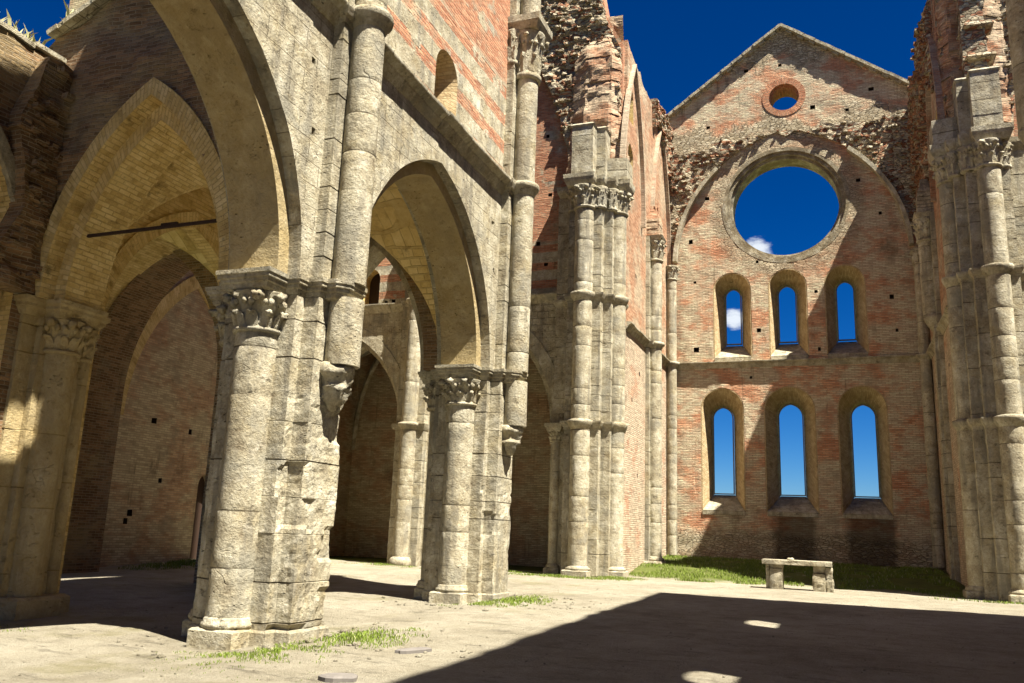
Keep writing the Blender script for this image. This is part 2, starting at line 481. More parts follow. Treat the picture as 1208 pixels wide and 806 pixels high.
STONE = [(0.0, (.085,.064,.036)), (.25, (.195,.16,.105)), (.48, (.33,.29,.20)), (.68, (.455,.415,.305)), (.9, (.59,.555,.455))]
def stone_core(t, rand, dirt=.6):
    """weathered travertine: tone per block, lichen, rain streaks, pits. returns colour, height"""
    big = t.noise(t.pos, .55, 5, .6); mid = t.noise(t.pos, 2.6, 6, .65); fine = t.noise(t.pos, 17, 5, .7)
    streak = t.noise(t.scl(t.pos, (3.0, 3.0, .35)), 1.0, 5, .6)
    f = t.math('MULTIPLY', t.math('ADD', t.math('MULTIPLY', rand, .6), .2), .26)
    f = t.math('ADD', f, t.math('MULTIPLY', mid, 1.15)); f = t.math('ADD', f, t.math('MULTIPLY', fine, .70)); f = t.math('ADD', f, t.math('MULTIPLY', big, .4))
    f = t.math('SUBTRACT', f, .71)
    col = t.ramp(f, STONE)
    gray = t.step(streak, .50, .66)
    col = t.mix(t.math('MULTIPLY', gray, .74), col, (.19,.172,.13), 'MIX')
    lich = t.step(t.noise(t.vadd(t.pos, (5,9,2)), 1.3, 6, .7), .50, .66)
    col = t.mix(t.math('MULTIPLY', lich, .28), col, (.33,.255,.11))
    drk = t.step(t.noise(t.vadd(t.scl(t.pos, (1,1,1.6)), (15,3,7)), 4.0, 7, .78), .56, .68)
    col = t.mix(t.math('MULTIPLY', drk, dirt+.12), col, (.085,.07,.045))
    pv = t.vor(t.warp(t.scl(t.pos, (1,1,2.2)), .25, 3), 5.5)
    pit = t.math('MULTIPLY', t.math('SUBTRACT', 1.0, t.step(pv, .05, .17)), t.step(t.noise(t.pos, 1.7, 3, .6), .50, .62))
    col = t.mix(t.math('MULTIPLY', pit, .75), col, (.05,.04,.025))
    cv = t.vor(t.warp(t.scl(t.pos, (1,1,1.7)), .5, 1.7), 1.15, 'DISTANCE_TO_EDGE')
    crack = t.math('MULTIPLY', t.math('SUBTRACT', 1.0, t.step(cv, .002, .010)), t.step(t.noise(t.vadd(t.pos, (2,8,4)), .9, 4, .6), .60, .68))
    col = t.mix(t.math('MULTIPLY', crack, .5), col, (.10,.08,.05))
    wh = t.step(t.noise(t.vadd(t.pos, (31,7,19)), 2.2, 7, .72), .57, .70)
    col = t.mix(t.math('MULTIPLY', wh, .35), col, (.63,.60,.51))
    gy = t.step(t.noise(t.vadd(t.pos, (11,27,3)), .8, 6, .7), .50, .66)
    col = t.mix(t.math('MULTIPLY', gy, .72), col, (.25,.235,.185))
    h = t.math('ADD', t.math('MULTIPLY', fine, .42), t.math('MULTIPLY', mid, .7))
    h = t.math('SUBTRACT', h, t.math('MULTIPLY', crack, .5))
    h = t.math('SUBTRACT', h, t.math('MULTIPLY', pit, .8))
    h = t.math('SUBTRACT', h, t.math('MULTIPLY', drk, .15))
    return col, h
def block_stone(name, dull=0.0, ochre=0.0):
    t = NT(name); tn = t.attr('tint'); col, h = stone_core(t, t.math('MAXIMUM', tn, 0.3))
    jn = t.math('MULTIPLY', t.math('LESS_THAN', tn, -.5), t.step(t.noise(t.pos, 1.6, 4, .6), .36, .52)); col = t.mix(t.math('MULTIPLY', jn, .75), col, (.06,.046,.028))
    if ochre: col = t.mix(t.math('ADD', ochre-.2, t.math('MULTIPLY', t.noise(t.pos, 1.1, 5, .65), .4)), col, t.mix(t.noise(t.pos, 3.0, 5, .7), (.26,.17,.055), (.56,.42,.17)))  # mixes the golden tone of bounced light into the stone colour
    if dull: col = t.mix(t.math('MULTIPLY', t.step(t.noise(t.pos, 1.8, 6, .7), .38, .58), dull), col, (.15,.115,.065))
    return t.done(col, t.bump(h, .075, 1.0))
def wall_stone(name, bw=.72, bh=.40):
    t = NT(name); uv = t.warp(t.uv, .05, 1.1); uv = t.warp(uv, .02, 9)
    r, m = t.brick(uv, bw, bh, .011, .5); col, h = stone_core(t, t.math('ADD', t.math('MULTIPLY', r, .55), .22))
    mm = t.math('MULTIPLY', m, t.step(t.noise(t.pos, 1.1, 5, .65), .42, .58))
    col = t.mix(t.math('MULTIPLY', mm, .65), col, (.16,.13,.08))
    h = t.math('SUBTRACT', h, t.math('MULTIPLY', mm, .40)); h = t.math('ADD', h, t.math('MULTIPLY', r, .04))
    return t.done(col, t.bump(h, .08, 1.0))
def brick_core(t, red=.5, cream=(.60,.47,.31), reds=((.20,.08,.045),(.38,.155,.085),(.52,.25,.14),(.58,.35,.21)), bw=.30, bh=.085, seed=0.0):
    uv = t.warp(t.uv, .03, 1.3); uv = t.warp(uv, .012, 12)
    r, m = t.brick(uv, bw, bh, .012, .4)
    P = t.vadd(t.pos, (seed, seed*.7, seed*1.3))
    hs = t.noise(t.vadd(t.scl(t.uv, (2.2, 11, 1)), (seed, seed, 0)), 1.0, 4, .65)
    f = t.math('ADD', t.math('MULTIPLY', r, .45), t.math('MULTIPLY', hs, .75)); f = t.math('SUBTRACT', f, .12)
    cr = t.ramp(f, [(0, reds[0]), (.38, reds[1]), (.62, reds[2]), (.95, reds[3])])
    cc = t.ramp(f, [(0, tuple(c*.35 for c in cream)), (.4, tuple(c*.75 for c in cream)), (.9, tuple(min(.7, c*1.15) for c in cream))])
    pat = t.noise(t.scl(P, (1,1,1.5)), .5, 6, .68)
    k = t.step(pat, red-.07, red+.09)
    col = t.mix(k, cr, cc)
    col = t.mix(t.math('MULTIPLY', m, .75), col, t.mix(t.noise(t.pos, 2.0, 3), (.22,.17,.11), (.42,.35,.24)))
    drk = t.step(t.noise(t.scl(P, (1.1,1.1,.6)), 1.2, 7, .75), .57, .74)
    col = t.mix(t.math('MULTIPLY', drk, .55), col, (.075,.05,.03))
    gm_ = t.step(t.noise(t.vadd(P, (8,2,5)), .75, 7, .72), .52, .66)
    col = t.mix(t.math('MULTIPLY', gm_, .5), col, (.27,.225,.155))
    dm_ = t.step(t.noise(t.vadd(t.scl(P, (1,1,.7)), (1,12,5)), .42, 7, .75), .55, .70)
    col = t.mix(t.math('MULTIPLY', dm_, .55), col, (.12,.085,.05))
    rs = t.math('MULTIPLY', t.step(t.noise(t.scl(P, (2.6,2.6,.22)), 1.0, 6, .7), .56, .68), t.step(t.noise(t.vadd(P, (3,3,30)), .35, 3, .6), .45, .58))
    col = t.mix(t.math('MULTIPLY', rs, .55), col, (.10,.075,.045))
    chip = t.step(t.noise(t.scl(t.uv, (5, 9, 1)), 1.6, 5, .75), .62, .70)
    col = t.mix(t.math('MULTIPLY', chip, .7), col, (.06,.04,.025))
    h = t.math('ADD', t.math('MULTIPLY', hs, .5), t.math('MULTIPLY', r, .35))
    h = t.math('SUBTRACT', h, t.math('MULTIPLY', m, .5)); h = t.math('SUBTRACT', h, t.math('MULTIPLY', chip, 1.0))
    h = t.math('ADD', h, t.math('MULTIPLY', t.noise(t.pos, 14, 4, .7), .35))
    return col, h
def brick_mat(name, **k):
    t = NT(name); col, h = brick_core(t, **k); return t.done(col, t.bump(h, .07, 1.0))
def banded_mat(name):
    t = NT(name); cb, hb = brick_core(t, red=.62); r, m = t.brick(t.warp(t.uv, .06, 1.0), .7, .42, .012, .5)
    cs, hs = stone_core(t, r)
    z = t.sep(t.warp(t.uv, .12, 1.6))[1]
    w = t.math('FRACT', t.math('MULTIPLY', z, 1/.84))
    k = t.math('MULTIPLY', t.step(w, .50, .54), t.math('SUBTRACT', 1, t.step(w, .93, .97)))
    k = t.math('MULTIPLY', k, t.step(t.noise(t.pos, .8, 5, .7), .36, .45))
    top = t.step(t.sep(t.warp(t.pos, .5, .5))[2], 14.2, 14.5)
    k = t.math('MAXIMUM', k, t.math('MULTIPLY', top, t.step(t.noise(t.pos, .6, 5, .7), .38, .5)))
    col = t.mix(k, cs, cb); h = t.math('ADD', t.math('MULTIPLY', k, hb), t.math('MULTIPLY', t.math('SUBTRACT', 1, k), hs))
    return t.done(col, t.bump(h, .06, 1.0))
def rubble_mat(name, red=.35):
    t = NT(name); v = t.warp(t.scl(t.pos, (1,1,2.0)), .5, 1.6)
    c = t.vor(v, 4.2, 'F1', 'Color'); d = t.vor(v, 4.2, 'DISTANCE_TO_EDGE')
    r = t.sep(c)[0]; q = t.sep(c)[1]
    f = t.math('ADD', t.math('MULTIPLY', r, .6), t.math('MULTIPLY', t.noise(t.pos, 6, 5, .7), .5))
    cs = t.ramp(f, [(0, (.20,.155,.10)), (.35, (.32,.26,.17)), (.65, (.47,.40,.275)), (1, (.62,.55,.42))])
    cr = t.ramp(f, [(0, (.15,.07,.04)), (.4, (.28,.125,.07)), (.8, (.43,.23,.13)), (1, (.52,.40,.26))])
    col = t.mix(t.step(q, 1-red-.02, 1-red+.02), cs, cr)
    gap = t.math('SUBTRACT', 1, t.step(d, .02, .16))
    col = t.mix(t.math('MULTIPLY', gap, .22), col, (.10,.08,.05))
    drk = t.step(t.noise(t.pos, 1.1, 6, .7), .52, .68)
    col = t.mix(t.math('MULTIPLY', drk, .2), col, (.10,.08,.05))
    h = t.math('ADD', t.math('SUBTRACT', 1, gap), t.math('MULTIPLY', t.noise(t.pos, 9, 5, .7), .6))
    return t.done(col, t.bump(h, .09, 1.0))
def lime_mat(name, c0=(.16,.10,.035), c1=(.58,.42,.165), c2=(.80,.65,.34)):
    t = NT(name); uv = t.warp(t.uv, .03, 2); r, m = t.brick(uv, .30, .10, .012, .4)
    f = t.math('ADD', t.math('MULTIPLY', r, .25), t.math('MULTIPLY', t.noise(t.pos, 2.2, 6, .68), .8))
    col = t.ramp(f, [(.15, c0), (.45, c1), (.8, c2)])
    drk = t.step(t.noise(t.vadd(t.pos, (4,4,4)), 1.6, 7, .75), .56, .72)
    col = t.mix(t.math('MULTIPLY', drk, .65), col, (.08,.06,.025))
    col = t.mix(t.math('MULTIPLY', m, .22), col, (.14,.09,.035))
    h = t.math('SUBTRACT', t.noise(t.pos, 8, 5, .7), t.math('MULTIPLY', m, .9))
    return t.done(col, t.bump(h, .045, .9))

M = {}
M['block'] = block_stone('travertine blocks')
M['block_dirty'] = block_stone('stained blocks', .75)
M['block_bounce'] = block_stone('warm bounce blocks', 0, .55)  # stone tinted to carry warm bounce light in the arch soffits and aisle
M['ashlar'] = wall_stone('ashlar wall')
M['ashlar_small'] = wall_stone('small ashlar', .5, .3)
M['brick'] = brick_mat('old brick', red=.53)
M['brick_red'] = brick_mat('red brick', red=.50, cream=(.60,.46,.31), reds=((.20,.085,.045),(.37,.175,.095),(.50,.275,.16),(.58,.385,.25)), seed=3)
M['brick_vivid'] = brick_mat('ring brick', red=.75, reds=((.26,.10,.05),(.44,.18,.095),(.54,.26,.145),(.62,.38,.24)), seed=15)
M['brick_pale'] = brick_mat('pale brick', red=.40, cream=(.62,.49,.35), reds=((.26,.12,.07),(.43,.215,.13),(.54,.31,.195),(.60,.40,.27)), seed=6)
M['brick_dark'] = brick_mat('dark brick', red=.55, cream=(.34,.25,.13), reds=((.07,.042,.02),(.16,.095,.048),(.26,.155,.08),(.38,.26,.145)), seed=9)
M['banded'] = banded_mat('stone and brick bands')
M['brick_dull'] = brick_mat('dull brick', red=.47, cream=(.66,.53,.33), reds=((.26,.15,.08),(.42,.26,.15),(.54,.36,.21),(.62,.45,.28)), seed=12)
M['rubble'] = rubble_mat('rubble core', .25)
M['rubble_red'] = rubble_mat('brick rubble', .6)
M['lime'] = lime_mat('yellow limewash')
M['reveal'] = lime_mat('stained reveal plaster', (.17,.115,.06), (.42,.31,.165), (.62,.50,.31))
def simple(name, c, rough=.7, ns=20, amt=.3, metal=0):
    t = NT(name); n = t.noise(t.pos, ns, 4, .6)
    col = t.mix(n, tuple(x*(1-amt) for x in c), tuple(min(1, x*(1+amt)) for x in c)); t.b.inputs['Metallic'].default_value = metal
    return t.done(col, t.bump(n, .01, .4), rough)
M['iron'] = simple('rusted iron and hole shade', (.045,.028,.02), .7, 30, .4)  # tie rod iron; also lines wall holes, standing in for their shade
M['grass'] = simple('grass blades', (.15,.205,.03), .6, 2.5, .45)
M['grass_dry'] = simple('dry grass', (.34,.33,.17), .7, 6, .35)
M['flagstone'] = simple('grey flagstone', (.16,.145,.13), .75, 9, .35)
def gable_mat():
    """end wall: brick with paler beds, rubble stone towards the gable, damp stains under two windows"""
    t = NT('end wall masonry'); cb, hb = brick_core(t, red=.47, cream=(.76,.60,.41), reds=((.28,.115,.06),(.52,.23,.125),(.66,.35,.20),(.72,.48,.31)), seed=2)
    s = t.sep(t.pos)
    v = t.warp(t.scl(t.pos, (1,1,2.2)), .4, 1.5); c = t.vor(v, 4.4, 'F1', 'Color'); d = t.vor(v, 4.4, 'DISTANCE_TO_EDGE')
    f = t.math('ADD', t.math('MULTIPLY', t.sep(c)[0], .55), t.math('MULTIPLY', t.noise(t.pos, 5, 5, .7), .5))
    cs = t.ramp(f, [(0, (.20,.155,.095)), (.4, (.36,.295,.19)), (.7, (.52,.45,.31)), (1, (.64,.58,.44))])
    cs = t.mix(t.math('MULTIPLY', t.math('SUBTRACT', 1, t.step(d, .01, .09)), .6), cs, (.16,.125,.08))
    wn = t.math('MULTIPLY', t.math('SUBTRACT', t.noise(t.pos, .55, 5, .65), .5), 5.0)
    zz = t.math('ADD', s[2], wn)
    st = t.math('MULTIPLY', t.step(zz, 22.2, 22.8), t.math('SUBTRACT', 1, t.step(zz, 23.6, 24.3)))
    st = t.math('MAXIMUM', st, t.math('MULTIPLY', t.step(zz, 26.9, 27.5), .85))
    # pale masonry collar round the rose
    dx = t.math('SUBTRACT', s[0], -2.3); dz = t.math('SUBTRACT', s[2], 18.95)
    rr = t.math('SQRT', t.math('ADD', t.math('MULTIPLY', dx, dx), t.math('MULTIPLY', dz, dz)))
    rr = t.math('ADD', rr, t.math('MULTIPLY', wn, .45))
    st = t.math('MAXIMUM', st, t.math('MULTIPLY', t.math('SUBTRACT', 1, t.step(rr, 3.6, 4.2)), .6))
    foot = t.math('SUBTRACT', 1, t.step(t.math('ADD', s[2], t.math('MULTIPLY', wn, .25)), 1.7, 2.3))
    st = t.math('MAXIMUM', st, t.math('MULTIPLY', foot, .8))
    col = t.mix(st, cb, cs)
    # damp under the middle and right lower windows
    wx = t.sep(t.warp(t.pos, .7, 1.4))
    def band(a, b, e): return t.math('MULTIPLY', t.step(wx[0], a-e, a+e), t.math('SUBTRACT', 1, t.step(wx[0], b-e, b+e)))
    damp = t.math('MULTIPLY', t.math('ADD', band(-3.3, -1.3, .25), band(.1, 2.2, .25)), t.math('SUBTRACT', 1, t.step(wx[2], 2.9, 3.3)))
    col = t.mix(t.math('MULTIPLY', damp, .72), col, (.055,.042,.026))
    h = t.math('ADD', t.math('MULTIPLY', hb, t.math('SUBTRACT', 1.1, st)), t.math('MULTIPLY', st, t.step(d, 0, .12)))
    return t.done(col, t.bump(h, .08, 1.0))
M['gable'] = gable_mat()
def ground_mat():
    t = NT('trodden earth'); a = t.noise(t.pos, .35, 5, .6); b = t.noise(t.pos, 2.3, 6, .7); c = t.noise(t.pos, 22, 5, .75)
    f = t.math('ADD', t.math('ADD', t.math('MULTIPLY', a, .45), t.math('MULTIPLY', b, .35)), t.math('MULTIPLY', c, .35))
    col = t.ramp(f, [(.30, (.135,.117,.08)), (.45, (.245,.214,.15)), (.60, (.365,.328,.245)), (.8, (.48,.44,.345))])
    gv = t.vor(t.pos, 26); peb = t.math('MULTIPLY', t.math('SUBTRACT', 1, t.step(gv, .12, .3)), t.step(t.noise(t.pos, 1.2, 4, .6), .45, .6))
    col = t.mix(t.math('MULTIPLY', peb, .55), col, t.mix(t.noise(t.pos, 9, 2), (.12,.10,.07), (.5,.46,.36)))
    # thin turf where grass grows: the bank by the end wall and the far country
    s = t.sep(t.warp(t.pos, 1.6, .6))
    tf = t.math('MULTIPLY', t.step(s[1], 34.6, 35.8), 1.0)
    out = t.math('MAXIMUM', t.step(s[1], 46, 47), t.math('MAXIMUM', t.step(s[0], 24, 26), t.math('SUBTRACT', 1, t.step(s[0], -29, -27))))
    tf = t.math('MAXIMUM', t.math('MULTIPLY', tf, t.step(t.noise(t.pos, .9, 5, .7), .28, .42)), out)
    gcol = t.mix(b, (.06,.085,.018), (.17,.19,.045))
    col = t.mix(tf, col, gcol)
    sc = t.step(t.noise(t.scl(t.pos, (.5,1.3,1)), 2.0, 8, .78), .55, .68)
    col = t.mix(t.math('MULTIPLY', sc, .45), col, (.105,.088,.058))
    yl = t.math('MULTIPLY', t.step(t.noise(t.vadd(t.pos, (9,4,0)), .5, 6, .7), .52, .68), t.math('SUBTRACT', 1, t.step(s[0], -8.5, -5.0)))
    col = t.mix(t.math('MULTIPLY', yl, .5), col, (.21,.19,.075))
    h = t.math('ADD', t.math('MULTIPLY', b, .8), t.math('MULTIPLY', c, .8)); h = t.math('ADD', h, t.math('MULTIPLY', peb, .5)); h = t.math('SUBTRACT', h, t.math('MULTIPLY', sc, .25))
    return t.done(col, t.bump(h, .11, 1.0))
M['ground'] = ground_mat()
# ------------------------------------------------------------------ setting
def S(a, b, x):
    t = max(0, min(1, (x-a)/(b-a))); return t*t*(3-2*t)
def lin(a, b, x): return max(0, min(1, (x-a)/(b-a)))
def gz(x, y):
    z = -.27*(1-lin(9, 27, y))
    z += -.10*S(-8.0, -9.3, x)*(1-S(22, 28, y))
    inch = S(-9.2, -8.4, x)*(1-S(3.9, 4.6, x))
    z += inch*(.40*S(34.6, 38.5, y)+.28*S(38, 44.6, y))
    z += .02*N((x, y, 0), .5, 2)+.012*N((x, y, 0), 1.7, 4)
    return z
def make_ground():
    mb = MB(); xs = []; ys = []
    x = -28.0
    while x < 24: xs.append(x); x += .4
    y = -12.0
    while y < 50: ys.append(y); y += .4
    xs = [-700, -200, -60]+xs+[60, 200, 700]; ys = [-700, -200, -40]+ys+[80, 220, 700]
    id = [[mb.add((x, y, gz(x, y))) for x in xs] for y in ys]
    for j in range(len(ys)-1):
        for i in range(len(xs)-1): mb.face([id[j][i], id[j][i+1], id[j+1][i+1], id[j+1][i]], None, 0, True)
    o = mb.build('ground', M['ground'], recalc=False); tag(o, kind='structure')
make_ground()

# ------------------------------------------------------------------ nave piers
YC0, DY, SP = 12.80, 8.68, 5.9
NX = -9.48                      # line of the left nave piers
def shaft_ring(mb, cx, cy, r, z0, z1):
    H = z1-z0
    lathe(mb, cx, cy, [(r, z0), (r+.03, z0+.1*H), (r+.05, z0+.35*H), (r+.13, z0+.55*H), (r+.15, z0+.8*H), (r+.13, z1), (r, z1+.04)], 24)
def nave_pier(cx, cy, s, label, seed, ruin=None, top=22.2, detail=True):
    g = gz(cx+s*.3, cy)-.03
    t = thing('compound_pier', (cx, cy, g), label, 'pier', 'piers of the nave arcade')
    def X(poly): return ccw([(cx+s*a, cy+b) for (a, b) in poly])
    core = [(.70,-.75),(.70,-.52),(1.0,-.52),(1.0,.56),(.70,.56),(.70,.75),(-.70,.75),(-.70,.66),(-.86,.66),(-.86,-.66),(-.70,-.66),(-.70,-.75)]
    mb = MB(); stack(mb, X(core), g-.2, 5.56, .60, seed, .012, .006, .010, ruin, .075 if ruin else .15, 0, False, True, .08 if ruin else .22); mb.build('core', M['block'], t)
    for (a, b) in ((0,-.80),(0,.80),(-.95,0)):
        mb = MB(); shaft(mb, cx+s*a, cy+b, .38, g+.34, 4.86, seed+int(b*10)+3, .62, .006) if a == 0 else shaft(mb, cx+s*a, cy+b, .33, g+.34, 4.86, seed+3, .62, .006)
        c = mb.build('half_column', M['block'], t)
        if detail:
            mb = MB(); capital(mb, cx+s*a, cy+b, .37, 4.84, 5.55, seed+int(b*9), 2, 10); mb.build('capital', M['block'], c)
        mb = MB(); q = .43
        x0, y0 = cx+s*a, cy+b
        q = .43 if a == 0 else .36
        loft(mb, [(x0-q,y0-q),(x0+q,y0-q),(x0+q,y0+q),(x0-q,y0+q)], [(g-.2,0),(g+.27,0),(g+.30,-.03)], tint=.6)
        lathe(mb, x0, y0, [(.41,g+.301),(.435,g+.34),(.43,g+.38),(.40,g+.41),(.40,g+.45),(.385,g+.48)], 26)
        mb.build('base', M['block'], c)
    mb = MB(); loft(mb, X([(-a, b) if False else (a, b) for (a, b) in core]), [(g-.2,.035),(g+.25,.035),(g+.285,.01)], tint=.5); mb.build('plinth', M['block'], t)
    ab = [(-.47,-1.30),(.47,-1.30),(.47,-.77),(.72,-.77),(.72,-.52),(1.02,-.52),(1.04,-.38),(1.25,-.38),(1.38,-.24),(1.38,.24),(1.25,.38),(1.04,.38),(1.02,.52),(.72,.52),(.72,.77),(.47,.77),(.47,1.30),(-.47,1.30),(-.47,.77),(-.88,.72),(-.88,.47),(-1.40,.47),(-1.40,-.47),(-.88,-.47),(-.88,-.72),(-.47,-.77)]
    mb = MB(); loft(mb, X(ab), [(5.55,-.06),(5.58,-.02),(5.66,0),(5.68,.03),(5.74,.035),(5.75,.07),(5.81,.075),(5.82,.095),(5.895,.10)], tint=.55); mb.build('abacus', M['block'], t)
    # nave shaft on its pilaster
    mb = MB(); stack(mb, X([(.74,-.50),(1.0 if s > 0 else .8,-.50),(1.0 if s > 0 else .8,.50),(.74,.50)]), 5.9, top, .45, seed+5, .010, .008, .014); mb.build('pilaster', M['block'], t)
    if s < 0:
        mb = MB(); shaft(mb, cx+s*.95, cy, .34, 11.3, top, seed+8, .62, .006); sh = mb.build('nave_shaft', M['block'], t)
        mb = MB(); lathe(mb, cx+s*.9, cy, [(.06,10.5),(.2,10.7),(.3,11.0),(.4,11.2),(.4,11.29)], 20); mb.build('corbel', M['block'], sh)
        return t
    mb = MB(); shaft(mb, cx+s*1.24, cy, .315, 4.40, 5.62, seed+7, .6, .006); sh = mb.build('nave_shaft', M['block'], t)
    mb = MB(); shaft(mb, cx+s*1.24, cy, .315, 5.89, 14.6, seed+8, .62, .006); mb.build('nave_shaft', M['block'], t)
    mb = MB(); shaft(mb, cx+s*1.24, cy, .315, 16.5, top, seed+9, .6, .006); mb.build('nave_shaft', M['block'], t)
    mb = MB()
    lathe(mb, cx+s*1.13, cy, [(.04,3.62),(.10,3.67),(.14,3.73),(.17,3.79),(.20,3.85),(.22,3.90),(.25,3.94),(.27,3.98),(.265,4.02),(.24,4.06),(.25,4.11),(.28,4.16),(.30,4.21),(.335,4.25),(.345,4.29),(.34,4.34),(.32,4.41)], 22)
    for i, v in enumerate(mb.v):
        d = Vector((v[0]-cx-s*1.1, v[1]-cy, 0)); k = .38*fbm(v, 5.0, seed, 4)*(1 if 3.5 < v[2] < 4.2 else .3)
        mb.v[i] = (v[0]+d.x*k, v[1]+d.y*k, v[2]+.07*N(v, 6, seed))
    mb.build('corbel', M['block'], sh)
    mb = MB(); shaft_ring(mb, cx+s*1.24, cy, .315, 11.0, 11.34)
    loft(mb, X([(.74,-.53),(1.04,-.53),(1.04,.53),(.74,.53)]), [(10.98,0),(11.06,.02),(11.10,.08),(11.22,.13),(11.337,.14)]); mb.build('shaft_ring', M['block'], sh)
    mb = MB(); capital(mb, cx+s*1.24, cy, .34, 14.6, 16.1, seed, 2, 8)
    loft(mb, X([(.74,-.55),(1.7,-.55),(1.7,.55),(.74,.55)]), [(16.1,-.05),(16.2,0),(16.3,.06),(16.5,.07)])
    for b in (-.36,.36): capital(mb, cx+s*.9, cy+b, .16, 15.0, 16.1, seed+3, 2, 6)
    mb.build('upper_capital', M['block'], sh)
    return t
def hsh(a, b, c=0): return random.Random(a*7919+b*104729+c*31).random()
def ruin(p, top, seed, k):
    """facing stones lost from the nave face low on a pier: some blocks gone, edges broken"""
    if p[0] < NX+.66 or p[2] > top+.2: return 0
    w = (p[1]+.10*N(p, 2.6, seed), p[2]+.10*N(p, 2.3, seed+2))
    row = math.floor(w[1]/.52); colm = math.floor((w[0]+.3*(row % 2))/.62)
    d = .0
    hh = hsh(row, colm, seed)
    if hh > .66: d = .03+.09*hsh(row, colm, seed+1)
    d += .045*max(0, fbm(p, 3.0, seed+4, 4)) + .02*N(p, 9, seed)
    return max(0, d)*k*S(top+.2, top-.2, p[2])
def ruin1(p): return ruin(p, 4.0, 4, .62)
def ruin2(p): return ruin(p, 2.9, 11, .5)
nave_pier(NX, YC0, 1, 'big weathered cream compound pier nearest the viewer, its nave face broken, capital carved with leaves', 11, ruin1)
nave_pier(NX, YC0+DY, 1, 'second compound pier along the left arcade, slimmer looking, at the corner of the transept', 23, ruin2)
nave_pier(NX, YC0-DY, 1, 'pier carrying the near side of the big front arch, beside the viewer', 37)
NXR = 4.7+.78
def sunny_aisle():
    t = thing('roofed_aisle', (8, 9, -.3), 'roofed side aisle behind the shaded arcade on the sunny side', 'aisle')
    mb = MB(); mb.box(11.2, 12, -6, 20.7, -.6, 10.2); mb.build('masonry', M['brick'], t)
    mb = MB(); mb.box(6.3, 12.4, -6, 20.69, 10.25, 10.9); mb.build('roof', M['brick_dark'], t)
sunny_aisle()
for k in (-2, -1, 0, 1):
    nave_pier(NXR, YC0+DY*k, -1, 'pier of the shaded arcade on the sunny side, %s bay%s from the crossing' % (['at the crossing,', 'one', 'two', 'three'][1-k], 's' if k < 0 else ''), 50+k, None, 19.0, False)

# ------------------------------------------------------------------ nave walls
W_OUT, W_IN = 3.49, 3.20
RISE_O, RISE_I = 4.33, 4.02
def string(mb, P, u0, u1, z1, h=.26, pr=.24, seed=1):
    """moulded string course along a wall, worn in lengths"""
    r = random.Random(seed); u = u0
    prof = [(-.01, z1-h), (.04, z1-h*.95), (pr*.45, z1-h*.55), (pr*.5, z1-h*.45), (pr*.97, z1-h*.22), (pr, z1-h*.16), (pr, z1-.01), (-.02, z1+.04)]
    while u < u1-.01:
        v = min(u1, u+r.uniform(.6, 1.3)); d = r.uniform(-.025, .02); dz = r.uniform(-.012, .012); t = r.random()
        if u1-v < .3: v = u1
        L = [(mb.add(P(u+.004, z+dz, -(a+d))), mb.add(P(v-.004, z+dz, -(a+d)))) for (a, z) in prof]
        s = 0
        for k in range(len(prof)-1):
            mb.face([L[k][0], L[k][1], L[k+1][1], L[k+1][0]], [(u, s), (v, s), (v, s+.1), (u, s+.1)], 0, False, t); s += .1
        mb.face([l[0] for l in L], None, 0, False, t); mb.face([l[1] for l in L], None, 0, False, t)
        u = v
def clerestory_hole(cu, side):
    if side < 0: return dict(front=opening(cu, 12.5, 14.4, .70, .62, 8), mid=opening(cu, 13.35, 14.3, .45, .42, 8), midn=.40, back=opening(cu, 13.35, 15.6, .9, .8, 8), mat=1)
    return dict(front=opening(cu, 11.36, 12.55, .62, .62, 8), shrink=opening(cu-.12, 11.7, 12.5, .44, .5, 8), depth=.6, mat=1, floor=2)
def nave_wall(side, y0, y1, centres, label):
    P = (lambda u, z, n: (-8.70-n, u, z)) if side > 0 else (lambda u, z, n: (4.7+n, u, z))
    root = thing('nave_wall', (-9.48 if side > 0 else 5.48, (y0+y1)/2, 5.9), label, 'wall')
    T = 1.56; H = 22.4 if side > 0 else 20.7
    out = [(y0, 5.9)]
    for c in centres: out += arc_pts(c, 5.9, W_OUT, RISE_O, 20)
    out += [(y1, 5.9), (y1, 11.2), (y0, 11.2)]
    holes = []
    r = random.Random(5)
    for c in centres:
        sp = [(c-3.4+r.uniform(-.4,.4), 10.2+r.uniform(-.3,.3)), (c+3.3, 9.9), (c-3.6, 8.9), (c+3.5, 8.6)] if side > 0 else []
        holes += putlogs(sp, .13, .3)
    mb = MB(); wall(mb, P, out, T, holes, 0, lambda u, z: .012*N((u, z, 0), 1.8, 3)+.007*N((u, z, 0), 6, 4), .5); w = mb.build('arcade_wall', [M['ashlar']], root)
    for c in centres:
        mb = MB(); A = arc_pts(c, 5.895, W_IN, RISE_I, 26); B = arc_pts(c, 5.895, W_OUT+.12, RISE_O+.12, 26)
        ring(mb, P, A, B, .26, T-.26); mb.build('arch_order', M['block_bounce'], root)
    # clerestory
    out = [(y0, 11.2), (y1, 11.2), (y1, H)] + ragged((y1, H), (y0, H), .5, .18, 4) + [(y0, H)]
    mb = MB(); wall(mb, P, out, .85, [clerestory_hole(c-(0 if side > 0 else .1 if c > 12 else -1.15), side) for c in centres]+([dict(front=opening(9.2, 14.3, 16.6, .45, .5, 8), back=opening(9.2, 14.3, 17.0, .8, .9, 8), mat=1)] if side > 0 else []), 0, lambda u, z: .02*N((u, z, 0), 1.8, 3)); mb.build('clerestory', [M['banded'], M['reveal'], M['brick_dark']], root)  # left wall: extra opening above the view, added to land sun on the respond
    for i, c in enumerate(centres):
        mb = MB(); string(mb, P, c-DY/2+.5, c+DY/2-.5, 11.34, .42, .34, i); mb.build('string_course', M['block'], root)
    return root
